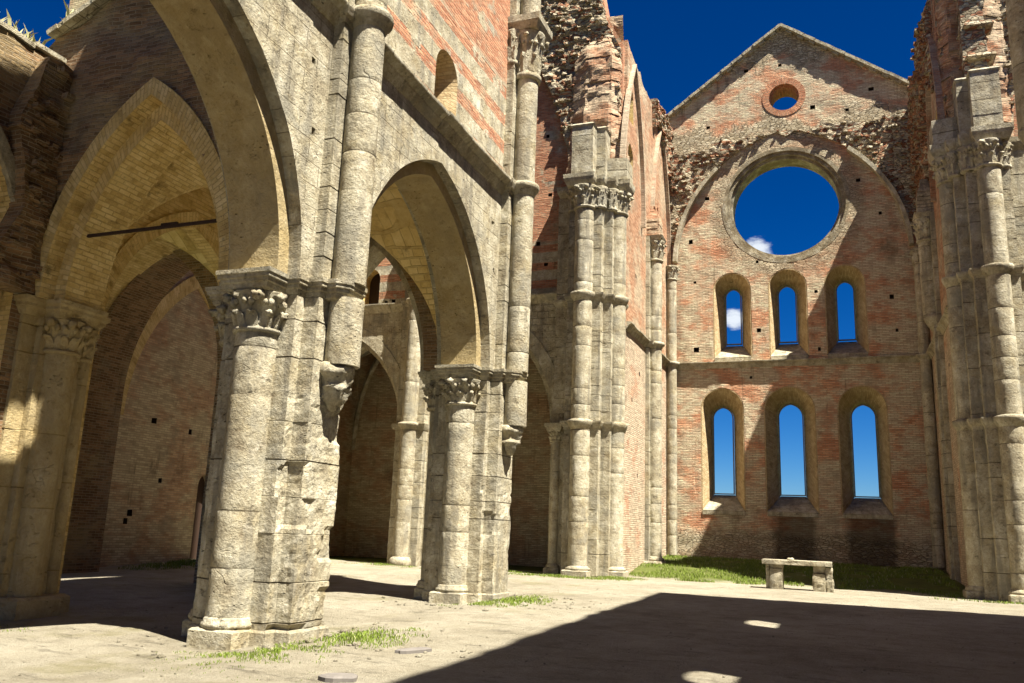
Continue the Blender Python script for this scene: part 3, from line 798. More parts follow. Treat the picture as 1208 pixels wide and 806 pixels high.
nave_wall(1, .1, 22.3, [YC0-DY/2, YC0+DY/2], 'tall left nave wall with two great pointed arches and banded red brick above')
nave_wall(-1, -5.0, 22.3, [YC0-DY/2-DY, YC0-DY/2, YC0+DY/2], 'shaded nave wall on the sunny side that throws the great shadow over the floor')

# ------------------------------------------------------------------ left aisle
AX = -15.3                       # inner face of the aisle wall
def blind(P, cu, w, rise, zs, z0, depth, mat): return dict(front=opening(cu, z0, zs, w, rise, 14), depth=depth, mat=mat, floor=mat)
def aisle_wall():
    t = thing('aisle_wall', (AX-.5, 8, -.3), 'left outer aisle wall with a yellow blind arch and ragged dark brick above', 'wall')
    P = FX(AX)
    out = [(-6, -.6), (13.6, -.6), (13.6, 11.3), (12, 11.15), (11.5, 11.05)] + ragged((11.5, 11.05), (-6, 11.0), .35, .10, 9) + [(-6, 11.0)]
    mb = MB(); wall(mb, P, out, 1.0, [blind(P, YC0-DY/2, 3.25, 4.3, 5.9, -.5, .5, 1)], 0, lambda u, z: (.10*fbm((u, z, 0), 1.1, 5)+.05*N((u, z*2, 1), 4, 3))*S(6, 8, z), .3)
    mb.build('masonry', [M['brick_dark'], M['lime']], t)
    mb = MB(); A = arc_pts(YC0-DY/2, 5.9, 3.25, 4.3, 16); B = arc_pts(YC0-DY/2, 5.9, 3.5, 4.6, 16); ring(mb, P, A, B, -.12, .02); mb.build('wall_rib', M['block'], t)
    mb = MB()
    u = -5.5
    while u < 11.6:
        v = u+rnd.uniform(.35,.8); bar(mb, (AX-.5, u, 11.12+rnd.uniform(-.05,.05)), (AX-.5, v-.02, 11.12+rnd.uniform(-.05,.05)), 1.15, .1); u = v
    mb.build('coping', M['ashlar_small'], t)
aisle_wall()
def aisle_respond():
    cx, cy = -15.2, YC0; g = gz(cx, cy)
    t = thing('wall_respond', (cx, cy, g), 'dim yellow respond with leafy capital at the left, holding the aisle arch', 'pier')
    mb = MB(); stack(mb, [(-15.80,cy-.85),(-15.22,cy-.85),(-15.22,cy-.5),(-15.06,cy-.5),(-15.06,cy+.5),(-15.22,cy+.5),(-15.22,cy+.85),(-15.80,cy+.85)], g-.2, 5.56, .5, 71, .01, .01, .014); mb.build('core', M['block_bounce'], t)
    for (x, y, r) in ((-15.08, cy, .34), (-15.20, cy+.68, .17)):
        mb = MB(); shaft(mb, x, y, r, g+.3, 4.86, 72+int(r*100), .6); c = mb.build('half_column', M['block_bounce'], t)
        mb = MB(); capital(mb, x, y, r, 4.84, 5.55, 75, 2, 9); mb.build('capital', M['block_bounce'], c)
    mb = MB(); loft(mb, [(-15.90,cy-1.0),(-14.90,cy-1.0),(-14.90,cy-.62),(-14.58,cy-.5),(-14.58,cy+.5),(-14.90,cy+.62),(-14.90,cy+1.0),(-15.90,cy+1.0)], [(g-.2,0),(g+.32,0),(g+.38,-.08)]); mb.build('plinth', M['block_bounce'], t)
    mb = MB(); loft(mb, [(-15.80,cy-.95),(-15.05,cy-.95),(-15.05,cy-.5),(-14.65,cy-.5),(-14.65,cy+.5),(-15.05,cy+.5),(-15.05,cy+.95),(-15.80,cy+.95)], [(5.55,-.06),(5.66,0),(5.70,.05),(5.76,.05),(5.80,.10),(5.89,.11)]); mb.build('abacus', M['block_bounce'], t)
    # broken springing of the lost vault above it
    mb = MB(); rubble_sheet(mb, FX(-15.15), [(10.8,5.92),(12.0,5.92),(12.0,10.9),(11.4,10.9),(11.0,9.4),(11.35,7.6)], .2, .35, 5, 0, thick=.2); mb.build('springing', M['brick_dark'], t)
aisle_respond()
ACX, AWO, AWI = -12.68, 2.22, 1.92
def aisle_arch():
    t = thing('aisle_arch_wall', (ACX, YC0, 5.9), 'dark brick wall over the pointed aisle arch, its sloping top grown with weeds', 'wall')
    P = FY(YC0-.78)
    ap = 10.0
    out = [(AX-.1, 5.9)] + arc_pts(ACX, 5.9, AWO, ap-5.9, 20) + [(-10.2, 5.9), (-10.2, 14.2)] + ragged((-10.2, 14.2), (-14.3, 12.45), .3, .06, 3) + [(-14.3, 12.45)] + ragged((-14.3, 12.35), (-15.9, 11.65), .25, .06, 5) + [(-15.9, 11.6), (-15.9, 9), (AX-.1, 9)]
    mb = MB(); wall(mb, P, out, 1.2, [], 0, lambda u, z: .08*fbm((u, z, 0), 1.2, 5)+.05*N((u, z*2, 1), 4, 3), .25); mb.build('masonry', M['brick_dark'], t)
    mb = MB(); ring(mb, P, arc_pts(ACX, 5.895, AWO-.02, ap-5.93, 22), arc_pts(ACX, 5.895, AWO+.30, ap-5.55, 22), -.07, .5); mb.build('outer_order', M['lime'], t)
    mb = MB(); ring(mb, P, arc_pts(ACX, 5.895, AWI, 9.58-5.9, 24), arc_pts(ACX, 5.895, AWO+.1, ap-5.8, 24), .28, 1.25); mb.build('inner_order', M['lime'], t)
    mb = MB(); A = [(-10.2, 14.28), (-12.2, 13.42), (-14.2, 12.55), (-15.35, 12.03), (-15.75, 11.83)]
    for a, b in zip(A[:-1], A[1:]):
        n = 3
        for k in range(n):
            p = (a[0]+(b[0]-a[0])*k/n, a[1]+(b[1]-a[1])*k/n); q = (a[0]+(b[0]-a[0])*(k+.96)/n, a[1]+(b[1]-a[1])*(k+.96)/n); d = rnd.uniform(-.05,.05)
            bar(mb, (p[0], YC0-.2+d, p[1]), (q[0], YC0-.2+d, q[1]), 1.5, .12)
    mb.build('coping', M['ashlar_small'], t)
aisle_arch()
mb = MB(); bar(mb, (-14.5, YC0-.35, 7.28), (-10.6, YC0-.35, 7.30), .05, .06); bar(mb, (-12.45, YC0-.35, 7.34), (-12.05, YC0-.35, 7.34), .05, .05)
tag(mb.build('tie_rod', M['iron'], loc=(-12.5, YC0-.35, 7.29)), 'thin dark iron tie rod spanning the aisle arch', 'tie rod')
def vault(name, x0, x1, y0, y1, zs, ax, ay, label, mat, ribs=False):
    t = thing(name, ((x0+x1)/2, (y0+y1)/2, zs), label, 'vault', 'groin vaults over the left aisle')
    mb = MB(); nx, ny = 34, 44
    def prof(u, a, b, rise):
        c = (a+b)/2; w = (b-a)/2; R_ = (rise*rise+w*w)/(2*w); d = abs(u-c)
        return math.sqrt(max(0, R_*R_-(R_-w+d)**2))
    id = []
    for j in range(ny+1):
        y = y0+(y1-y0)*j/ny; row = []
        for i in range(nx+1):
            x = x0+(x1-x0)*i/nx
            z = zs+max(prof(x, x0, x1, ax), prof(y, y0, y1, ay)); row.append(mb.add((x, y, z+.03*N((x, y, z), 1.5))))
        id.append(row)
    for j in range(ny):
        for i in range(nx):
            a, b, c, d = id[j][i], id[j][i+1], id[j+1][i+1], id[j+1][i]
            x = x0+(x1-x0)*i/nx; y = y0+(y1-y0)*j/ny
            al = prof(x, x0, x1, ax) >= prof(y, y0, y1, ay)
            def U(k): v = mb.v[k]; return (v[1], v[0]*.6+v[2]) if al else (v[0], v[1]*.6+v[2])
            mb.face([a, b, c, d], [U(a), U(b), U(c), U(d)], 0, True)
    top = [mb.add(p) for p in ((x0,y0,zs+ax+.5),(x1,y0,zs+ax+.5),(x1,y1,zs+ax+.5),(x0,y1,zs+ax+.5))]
    mb.face(top)
    mb.build('web', mat, t, recalc=False)
    if not ribs: return t
    mb = MB()
    for sgn in (1, -1):
        pts = []
        for k in range(41):
            s = k/40; x = x0+(x1-x0)*s; y = (y0+(y1-y0)*s) if sgn > 0 else (y1-(y1-y0)*s)
            pts.append((x, y, zs+max(prof(x, x0, x1, ax), prof(y, y0, y1, ay))-.06))
        for p, q in zip(pts[:-1], pts[1:]): bar(mb, p, q, .20, .22)
    mb.build('rib', M['block'], t)
    return t
vault('groin_vault', AX, -10.2, YC0+.5, YC0+DY-.7, 5.9, 4.1, 4.3, 'warm lit yellow groin vault behind the front aisle arch', M['lime'])
vault('groin_vault', -23.2, AX-1.0, YC0+.5, YC0+DY-.7, 5.9, 4.3, 4.3, 'farther groin vault seen through the aisle beyond the tie rod', M['lime'])

def arch_wall_y(root, y0, T, x0, x1, zt, arches, mat, z0=-.6, order=True, extra=()):
    """wall facing -Y whose lower edge opens in pointed arches down to the floor"""
    P = FY(y0); out = [(x0, z0)]
    for (c, w, zs, ri) in arches: out += opening(c, z0, zs, w, ri, 14)
    if x1 == -10.25: out[-1] = (out[-1][0], 5.9); out.pop(-2) if out[-2] == out[-1] else None; out += [(x1, 5.9), (x1, zt)]
    else: out += [(x1, z0), (x1, zt)]
    out += ragged((x1, zt), (x0, zt), .6, .12, 8) + [(x0, zt)]
    mb = MB(); wall(mb, P, out, T, extra, 0); mb.build('masonry', mat, root)
    if order:
        for (c, w, zs, ri) in arches:
            mb = MB(); ring(mb, P, arc_pts(c, zs-.005, w-.3, ri-.3, 18), arc_pts(c, zs-.005, w+.1, ri+.1, 18), .3, T-.3); mb.build('arch_order', M['block'], root)
def cross_arch():
    t = thing('cross_arch', (-15.8, 16.0, -.3), 'yellow wall with a dark pointed opening under the vault beyond the tie rod', 'arch')
    P = FX(AX+.02); c = 16.35
    mb = MB(); wall(mb, P, [(13.5, -.6)]+opening(c, -.6, 5.5, 2.5, 3.45, 18)+[(20.7, -.6), (20.7, 10.6), (13.5, 10.6)], .4, [], 0, lambda u, z: .02*N((u, z, 0), 2, 3), 0, 1); mb.build('masonry', [M['lime'], M['brick_dark']], t)
    mb = MB(); ring(mb, FX(AX), arc_pts(c, 5.5, 2.48, 3.43, 20), arc_pts(c, 5.5, 2.82, 3.85, 20), -.06, .3); mb.build('arch_ring', M['lime'], t)
cross_arch()
def transept_west(side):
    y0 = YC0+DY-.78
    if side > 0:
        t = thing('transept_arcade_wall', (-17, y0+.8, -.3), 'shaded transept wall with the dark pointed arch framing the far brick wall', 'wall')
        arch_wall_y(t, y0, 1.56, -25.5, -10.25, 37, [(-20.35, 2.62, 5.7, 4.55), (-12.75, 2.05, 5.9, 4.2)], [M['brick_dark']], -.6, False)  # top out of view, raised far up to keep the end wall in shade
        mb = MB(); ring(mb, FY(y0), arc_pts(-12.75, 5.895, 1.8, 3.9, 18), arc_pts(-12.75, 5.895, 2.15, 4.3, 18), .3, 1.2); mb.build('arch_order', M['block'], t)
    else:
        t = thing('transept_arcade_wall', (11, y0+.8, -.3), 'shadow casting wall of the sunny transept arm beside the crossing', 'wall')
        arch_wall_y(t, y0, 1.56, 5.6, 19, 19.5, [(14.5, 2.2, 5.9, 4.2)], [M['brick']])
transept_west(1); transept_west(-1)
def transept_end(x, s, label):
    t = thing('transept_end_wall', (x, 27, 0), label, 'wall')
    P = FX(x) if s > 0 else FXm(x)
    holes = [dict(front=opening(28.75, -.5, 2.9, .62, .62, 8), back=opening(28.75, -.5, 2.9, .62, .62, 8), mat=0)] if False else [dict(front=opening(28.55, -.45, 2.9, .55, .6, 8), depth=.6, mat=0, floor=1)]
    r = random.Random(2)
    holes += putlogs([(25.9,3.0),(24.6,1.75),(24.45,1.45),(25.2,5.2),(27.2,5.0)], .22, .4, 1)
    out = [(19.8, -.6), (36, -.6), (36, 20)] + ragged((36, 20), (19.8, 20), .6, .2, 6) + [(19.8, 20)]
    mb = MB(); wall(mb, P, out, 1.2, holes, 0, lambda u, z: .02*N((u, z, 0), 2, 3)); mb.build('masonry', [M['brick_dull'], M['iron']], t)  # doorway back and putlogs in near-black iron: shade put into the colour
    mb = MB(); ring(mb, P, arc_pts(26.6, 5.2, 3.0, 5.6, 18), arc_pts(26.6, 5.2, 3.55, 6.25, 18), -.10, .05); mb.build('wall_rib', M['lime'], t)
transept_end(-24.3, 1, 'far brick wall with square holes and a dark doorway, seen through the left arches')
transept_end(18.5, -1, 'end wall of the sunny transept arm')

# ------------------------------------------------------------------ transept wall with chapels
def chapel(x0, x1, y0, y1, label):
    t = thing('side_chapel', ((x0+x1)/2, y1, 0), label, 'chapel')
    mb = MB()
    mb.box(x0-.5, x1+.5, y1, y1+.6, -.5, 12); mb.box(x0-.5, x0, y0, y1-.003, -.5, 11.99); mb.box(x1, x1+.5, y0, y1-.003, -.5, 11.99)
    mb.build('masonry', M['brick_dull'], t)
    mb = MB(); mb.box(x0-.5, x1+.5, y0, y1+.6, 12.004, 12.4); mb.build('roof', M['brick_dark'], t)
    mb = MB(); cx = (x0+x1)/2; w = (x1-x0)/2
    for sg in (1, -1):
        P = None; pts = []
        A = arc_pts(0, 5.5, 1, 1.15, 12)
        for k, (u, z) in enumerate(A):
            s = (u+1)/2; pts.append((x0+(x1-x0)*s, (y0+(y1-y0)*s) if sg > 0 else (y1-(y1-y0)*s), 5.5+(z-5.5)*4.4))
        for p, q in zip(pts[:-1], pts[1:]): bar(mb, p, q, .2, .22)
    mb.build('rib', M['block'], t)
def transept_east(side):
    ey = 34.3
    if side > 0:
        t = thing('transept_chapel_wall', (-17, ey+.5, 0), 'transept wall facing us with tall dark chapel arches, a moulded ledge and striped brick above', 'wall')
        f = lambda x: x
    else:
        t = thing('transept_chapel_wall', (12, ey+.5, 0), 'sliver of pale stone transept wall at the right edge, red brick higher up', 'wall')
        f = lambda x: -4.4-x
    P = (lambda u, z, n: (f(u), ey+n, z))
    arches = [(-21.2, 2.45, 6.15, 4.1), (-14.0, 2.62, 6.15, 4.5)]
    out = [(-24.6, -.6)]
    for (c, w, zs, ri) in arches: out += opening(c, -.6, zs, w, ri, 16)
    out += [(-8.6, -.6), (-8.6, 11.5), (-24.6, 11.5)]
    mb = MB(); wall(mb, P, out, 1.1, putlogs([(-17.0, 9.6), (-16.2, 3.2), (-16.6, 7)], .16, .3), 0, lambda u, z: .015*N((u, z, 0), 2, 3)); mb.build('lower_wall', M['ashlar_small'], t)
    for (c, w, zs, ri) in arches:
        mb = MB(); ring(mb, P, arc_pts(c, zs, w-.02, ri-.02, 20), arc_pts(c, zs, w+.52, ri+.6, 20), -.035, .3); mb.build('voussoirs', M['block'], t)
        mb = MB(); ring(mb, P, arc_pts(c, zs, w-.28, ri-.3, 20), arc_pts(c, zs, w+.1, ri+.1, 20), .32, .95); mb.build('arch_order', M['block'], t)
        for e in (-1, 1):
            x, y = f(c+e*(w-.04)), ey+.42
            mb = MB(); shaft(mb, x, y, .2, 0, 5.35, 5+int(c), .7, .004, None, 16); h = mb.build('half_column', M['block'], t)
            mb = MB(); capital(mb, x, y, .2, 5.3, 5.95, 4, 2, 7); loft(mb, [(x-.34,y-.44),(x+.34,y-.44),(x+.34,y+.44),(x-.34,y+.44)], [(5.95,-.03),(6.03,.03),(6.14,.05)]); mb.build('capital', M['block'], h)
    win = lambda c: dict(front=opening(c, 11.75, 13.2, .48, .55, 8), depth=.7, mat=1, floor=2)
    out = [(-24.6, 11.5), (-8.6, 11.5), (-8.6, 23.6), (-9.4, 25.2), (-9.9, 28)] + ragged((-9.9, 28), (-24.6, 28), .5, .4, 2) + [(-24.6, 28)]
    PU = (lambda u, z, n: (f(u), ey+.15+n, z))
    mb = MB(); wall(mb, PU, out, 1.0, [win(-20.9), win(-14.4)] + putlogs([(-20.0,12.0),(-19.6,12.05),(-12.9,12.1),(-12.4,14.3),(-12.0,13.3),(-13.0,17.0),(-11.9,16.6),(-12.1,19.5),(-13.3,13.6)], .17, .35, 2), 0, lambda u, z: .02*N((u, z, 0), 2, 3)); mb.build('upper_wall', [M['banded'], M['lime'], M['iron']], t)  # last material paints the shade inside windows and putlog holes
    for (a, b) in ((-17.1, -11.3), (-24.4, -18.9)):
        mb = MB(); string(mb, P, a, b, 11.85, .38, .34, 3); mb.build('string_course', M['block'], t)
    # respond between the chapels
    mb = MB(); x = f(-18.0)
    a, b = sorted((f(-18.7), f(-17.3)))
    stack(mb, [(a, ey-.45), (b, ey-.45), (b, ey+.05), (a, ey+.05)], -.1, 16, .5, 61); c = mb.build('respond', M['block'], t)
    mb = MB(); shaft(mb, x, ey-.5, .36, .3, 16, 62, .6); mb.build('shaft', M['block'], c)
    for (z0, z1, z2) in ((5.85, 5.98, 6.12), (11.55, 11.7, 11.83)):
        mb = MB(); loft(mb, [(a-.02,ey-.5),(b+.02,ey-.5),(b+.02,ey+.02),(a-.02,ey+.02)], [(z0,0),(z1,.05),(z2,.09)]); mb.build('band', M['block'], c)
        mb = MB(); shaft_ring(mb, x, ey-.5, .36, z0+.01, z2+.015); mb.build('shaft_ring', M['block'], c)
    mb = MB(); lathe(mb, x, ey-.5, [(.5,-.1),(.5,.2),(.44,.3),(.36,.36)], 20); mb.build('base', M['block'], c)
    # torn masonry where the transept vault broke off, right of the blind arch
    A = [p for p in arc_pts(-14.4, 16.2, 3.5, 9.4, 20) if p[0] > -14.0 and p[1] < 25.4][0:]
    poly = A + [(-8.7, 16.2), (-8.7, 23.4), (-9.1, 24.2), (-9.5, 25.3), (-10.0, 27.9)] + ragged((-10.0, 27.9), (-14.0, 28), .4, .2, 4)
    mb = MB(); rubble_sheet(mb, PU, poly, .22, .36, 3, .05, thick=.3); mb.build('torn_vault', M['rubble'], t)
    mb = MB(); ring(mb, PU, [p for p in arc_pts(-14.4, 16.2, 3.42, 9.3, 24) if p[0] > -14.4], [p for p in arc_pts(-14.4, 16.2, 3.62, 9.6, 24) if p[0] > -14.4][:25], -.18, .1) if False else None
transept_east(1); transept_east(-1)
chapel(-16.9, -10.9, 35.4, 39.6, 'dark chapel behind the arch between the second pier and the crossing pier')
chapel(-24.4, -18.4, 35.4, 39.6, 'dark chapel behind the arch framed by the nearest and second piers')

# ------------------------------------------------------------------ crossing piers
def crossing_pier(s, label):
    f = (lambda x: x) if s > 0 else (lambda x: -4.4-x)
    t = thing('crossing_pier', (f(-9.8), 34, 0), label, 'pier', 'crossing piers')
    Q = lambda poly: ccw([(f(a), b) for (a, b) in poly])
    core = [(-11.2,34.7),(-11.2,33.65),(-10.45,33.65),(-10.45,32.85),(-9.02,32.85),(-9.02,33.25),(-8.66,33.25),(-8.66,33.7),(-8.5,33.7),(-8.5,34.9)]
    mb = MB(); stack(mb, Q(core), -.3, 16.0, .48, 31 if s > 0 else 32, .010, .008, .014); mb.build('core', M['block'], t)
    sh = [(-9.75, 32.78, .39), (-8.62, 33.92, .39), (-11.05, 33.72, .2)]
    tops = [15.0, 15.0, 5.3]
    for k, ((x, y, r), zt) in enumerate(zip(sh, tops)):
        mb = MB(); shaft(mb, f(x), y, r, .35, zt, 33+k+(10 if s < 0 else 0), .66); c = mb.build('half_column', M['block'], t)
        mb = MB(); loft(mb, [(f(x)-r-.12,y-r-.12),(f(x)+r+.12,y-r-.12),(f(x)+r+.12,y+r+.12),(f(x)-r-.12,y+r+.12)], [(-.3,0),(.22,0),(.26,-.05)]); lathe(mb, f(x), y, [(r+.1,.261),(r+.1,.33),(r+.03,.38),(r,.42)], 22); mb.build('base', M['block'], c)
        if k < 2:
            for z in (6.05, 11.35):
                m2 = MB(); lathe(m2, f(x), y, [(r,z-.35),(r+.03,z-.27),(r+.08,z-.21),(r+.13,z-.09),(r+.14,z),(r,z+.05)], 24); m2.build('shaft_ring', M['block'], c)
        mb = MB(); capital(mb, f(x), y, r, zt, zt+(1.0 if zt > 9 else .45), 35+k, 2, 9); mb.build('capital', M['block'], c)
    ctr = (-9.6, 33.9)
    for (z, nm) in ((6.05, 'impost'), (11.35, 'ring')):
        mb = MB(); loft(mb, Q(core), [(z-.36,0),(z-.26,.03),(z-.2,.08),(z-.08,.13),(z-.003,.14)])
        q = mb.build(nm, M['block'], t)
        if nm == 'impost': mb = MB(); loft(mb, Q([(-11.35,33.4),(-10.8,33.4),(-10.8,34),(-11.35,34)]), [(z-.35,0),(z-.2,.06),(z-.006,.1)]); mb.build('impost_block', M['block'], q)
    # capital zone of the stepped pilasters and the abacus over all
    mb = MB(); k = 0
    for (x, y, r) in ((-9.1,32.95,.2),(-8.72,33.35,.2),(-10.3,33.0,.2),(-9.3,32.9,.18)): capital(mb, f(x), y, r, 15.05, 16.0, 40+k, 2, 7); k += 1
    ab = [(-11.2,34.9),(-11.2,33.6),(-10.5,33.6),(-10.5,32.3),(-9.3,32.3),(-9.3,32.75),(-8.95,32.75),(-8.95,33.1),(-8.55,33.1),(-8.55,33.5),(-8.05,33.5),(-8.05,34.4),(-8.5,34.9)]
    loft(mb, Q(ab), [(16.0,-.06),(16.12,0),(16.2,.04),(16.32,.07),(16.5,.08)]); mb.build('upper_capital', M['block'], t)
    mb = MB(); stack(mb, Q([(-10.3,33.9),(-10.3,32.45),(-9.35,32.45),(-9.35,33.0),(-8.95,33.0),(-8.95,33.9)]), 16.5, 18.75, .55, 44, .012, .012); loft(mb, Q([(-10.36,33.9),(-10.36,32.4),(-9.3,32.4),(-9.3,32.95),(-8.9,32.95),(-8.9,33.9)]), [(18.74,-.03),(18.8,0),(18.9,-.1)], tint=1)
    stack(mb, Q([(-8.95,34.5),(-8.95,33.3),(-8.1,33.45),(-8.1,34.5)]), 16.5, 17.5, .5, 45, .012, .012); mb.build('springer', M['block'], t)
    mb = MB(); stack(mb, Q([(-11.0,35.4),(-11.0,34.1),(-10.2,33.75),(-8.9,33.75),(-8.55,34.2),(-8.5,35.4)]), 16.5, 25.2 if s > 0 else 27.5, .3, 47, .05, .04, .03, lambda p: .16*max(0, fbm(p, 1.2, 5))+(.12*S(18, 22, p[2])+.7*S(22.5, 25.2, p[2]) if s > 0 else .1), .16); mb.build('broken_core', M['brick_red'], t)
    if s < 0:
        mb = MB()
        for (z, w) in ((19.6,.9),(20.9,1.1),(22.6,1.0)): loft(mb, Q([(-10.4,33.9),(-10.4,33.0),(-9.4,32.9),(-9.2,33.9)]), [(z,-.1),(z+.08,0),(z+.22,-.05)], tint=.9)
        stack(mb, Q([(-10.1,33.9),(-10.1,33.15),(-9.3,33.15),(-9.3,33.9)]), 18.9, 27.0, .4, 48, .03, .03); mb.build('stump', M['rubble'], t)
    return t
crossing_pier(1, 'slender clustered crossing pier left of the choir with leafy capital and square block on top')
crossing_pier(-1, 'clustered crossing pier at the right edge with broken ledges on top')

# ------------------------------------------------------------------ choir
EY = 44.45
def choir_wall(s, label):
    f = (lambda x: x) if s > 0 else (lambda x: -4.4-x+.1)
    x0 = f(-8.45)
    P = FX(x0) if s > 0 else FXm(x0)
    t = thing('choir_wall', (x0, 39.5, 0), label, 'wall')
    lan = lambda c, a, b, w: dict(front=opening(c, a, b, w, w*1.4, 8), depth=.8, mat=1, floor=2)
    r = random.Random(3)
    pl = putlogs([(36.2,7.4),(37.6,8.8),(36.8,13.2),(41.4,13.0),(42.8,9.0),(37.3,4.2),(41.5,4.5)], .18, .35, 2)
    out = [(34.8, -.5), (44.6, -.5), (44.6, 10.4), (34.8, 10.4)]
    mb = MB(); wall(mb, P, out, 1.4, [lan(42.1, 6.6, 8.2, .3), lan(42.2, 2.3, 3.4, .3)] + [h for h in pl if h['front'][0][1] < 10], 0, lambda u, z: .02*N((u, z, 0), 2, 3)); mb.build('lower_wall', [M['brick_pale'], M['lime'], M['iron']], t)  # lancet backs and putlogs coloured near-black as painted shade
    zt = 23.4 if s > 0 else 23.2
    out = [(34.8, 10.4), (44.6, 10.4), (44.6, 23.9)] + ragged((44.6, 23.9), (39.5, zt), .35, .22, 12) + ragged((39.5, zt), (34.8, zt+.5), .35, .22, 13) + [(34.8, zt+.6)]
    mb = MB(); wall(mb, P, out, 1.4, [lan(35.45, 17.1, 18.4, .5), lan(35.45, 20.2, 21.4, .5)] + [h for h in pl if h['front'][0][1] > 11], 0, lambda u, z: .03*N((u, z, 0), 1.6, 3)); mb.build('upper_wall', [M['brick_red'], M['lime'], M['iron']], t)  # same near-black painted shade in the upper lancets and holes
    for (a, b) in ((34.9, 38.8), (40.0, 44.45)):
        mb = MB(); string(mb, P, a, b, 10.6, .32, .26, 3); mb.build('string_course', M['block'], t)
    for (c, w) in ((35.75, 2.05), (42.05, 2.25)):
        mb = MB(); ring(mb, P, arc_pts(c, 15.9, w, 7.2, 20), arc_pts(c, 15.9, w+.13, 7.36, 20), -.20, .05); mb.build('wall_rib', M['brick_pale' if s > 0 else 'brick_red'], t)
    # respond between the two bays
    cy = 39.4; d = 1 if s > 0 else -1
    low = .4 if s > 0 else .4
    mb = MB(); stack(mb, ccw([(x0-.05*d, cy-.55), (x0+.18*d, cy-.55), (x0+.18*d, cy-.3), (x0+.3*d, cy-.3), (x0+.3*d, cy+.3), (x0+.18*d, cy+.3), (x0+.18*d, cy+.55), (x0-.05*d, cy+.55)]), .1, 15.8, .5, 51, .008); c = mb.build('respond', M['block'], t)
    z0 = .75 if s > 0 else 11.3
    mb = MB(); shaft(mb, x0+.34*d, cy, .32, z0, 14.65, 52, .6); h = mb.build('shaft', M['block'], c)
    mb = MB(); capital(mb, x0+.34*d, cy, .33, 14.6, 15.65, 53, 2, 8); loft(mb, [(x0-.1,cy-.5),(x0+.75*d,cy-.5),(x0+.75*d,cy+.5),(x0-.1,cy+.5)], [(15.65,-.05),(15.75,0),(15.85,.04)]); mb.build('capital', M['block'], c)
    mb = MB()
    if s > 0:
        shaft_ring(mb, x0+.34*d, cy, .32, 10.3, 10.6); mb.build('shaft_ring', M['block'], c); mb = MB(); loft(mb, [(x0-.1,cy-.6),(x0+.3*d,cy-.6),(x0+.3*d,cy+.6),(x0-.1,cy+.6)], [(10.33,0),(10.45,.06),(10.595,.09)]); mb.build('band', M['block'], c); mb = MB()
        loft(mb, [(x0-.1,cy-.62),(x0+.8*d,cy-.62),(x0+.8*d,cy+.62),(x0-.1,cy+.62)], [(.0,0),(.45,0),(.55,-.06)]); lathe(mb, x0+.34*d, cy, [(.44,.551),(.44,.64),(.36,.7),(.32,.76)], 20)
    else:
        lathe(mb, x0+.2*d, cy, [(.12,10.6),(.3,10.85),(.42,11.1),(.46,11.2),(.4,11.31)], 20)
    mb.build('base' if s > 0 else 'corbel', M['block'], c)
    mb = MB(); stack(mb, ccw([(x0-.05*d, cy-.42), (x0+.62*d, cy-.42), (x0+.62*d, cy+.42), (x0-.05*d, cy+.42)]), 15.85, 17.5, .18, 54, .02, .02, .01, lambda p: .25*S(16.6, 17.6, p[2])); mb.build('springer', M['brick_red' if s > 0 else 'block'], t)
    # corner shaft beside the end wall
    mb = MB(); shaft(mb, x0+.26*d, 44.12, .26, .75, 15.1, 56, .6); c2 = mb.build('corner_shaft', M['block'], t)
    mb = MB(); capital(mb, x0+.26*d, 44.12, .26, 15.05, 15.85, 57, 2, 7); shaft_ring(mb, x0+.26*d, 44.12, .26, 10.3, 10.58); mb.build('capital', M['block'], c2)
    # torn masonry along the top
    mb = MB()
    if s > 0: rubble_sheet(mb, P, [(40.2,22.2),(41.2,22.9),(42.3,22.6),(43.2,21.2),(44.4,20.0),(44.4,24.0),(42,24.2),(40,23.7)], .22, .32, 8, .05, thick=.2)
    else: rubble_sheet(mb, P, [(35,19.5),(38,21.6),(39.3,17.6),(40.2,17.6),(41.5,20.9),(43.8,18.4),(44.4,18.2),(44.4,23.6),(35,23.6)], .24, .36, 8, .05, thick=.2)
    mb.build('torn_vault', M['rubble_red'], t)
choir_wall(1, 'sunlit orange brick choir wall on the left, a round shaft with leafy capital midway')
choir_wall(-1, 'shaded choir wall on the right seen edge on, torn brick along its top')

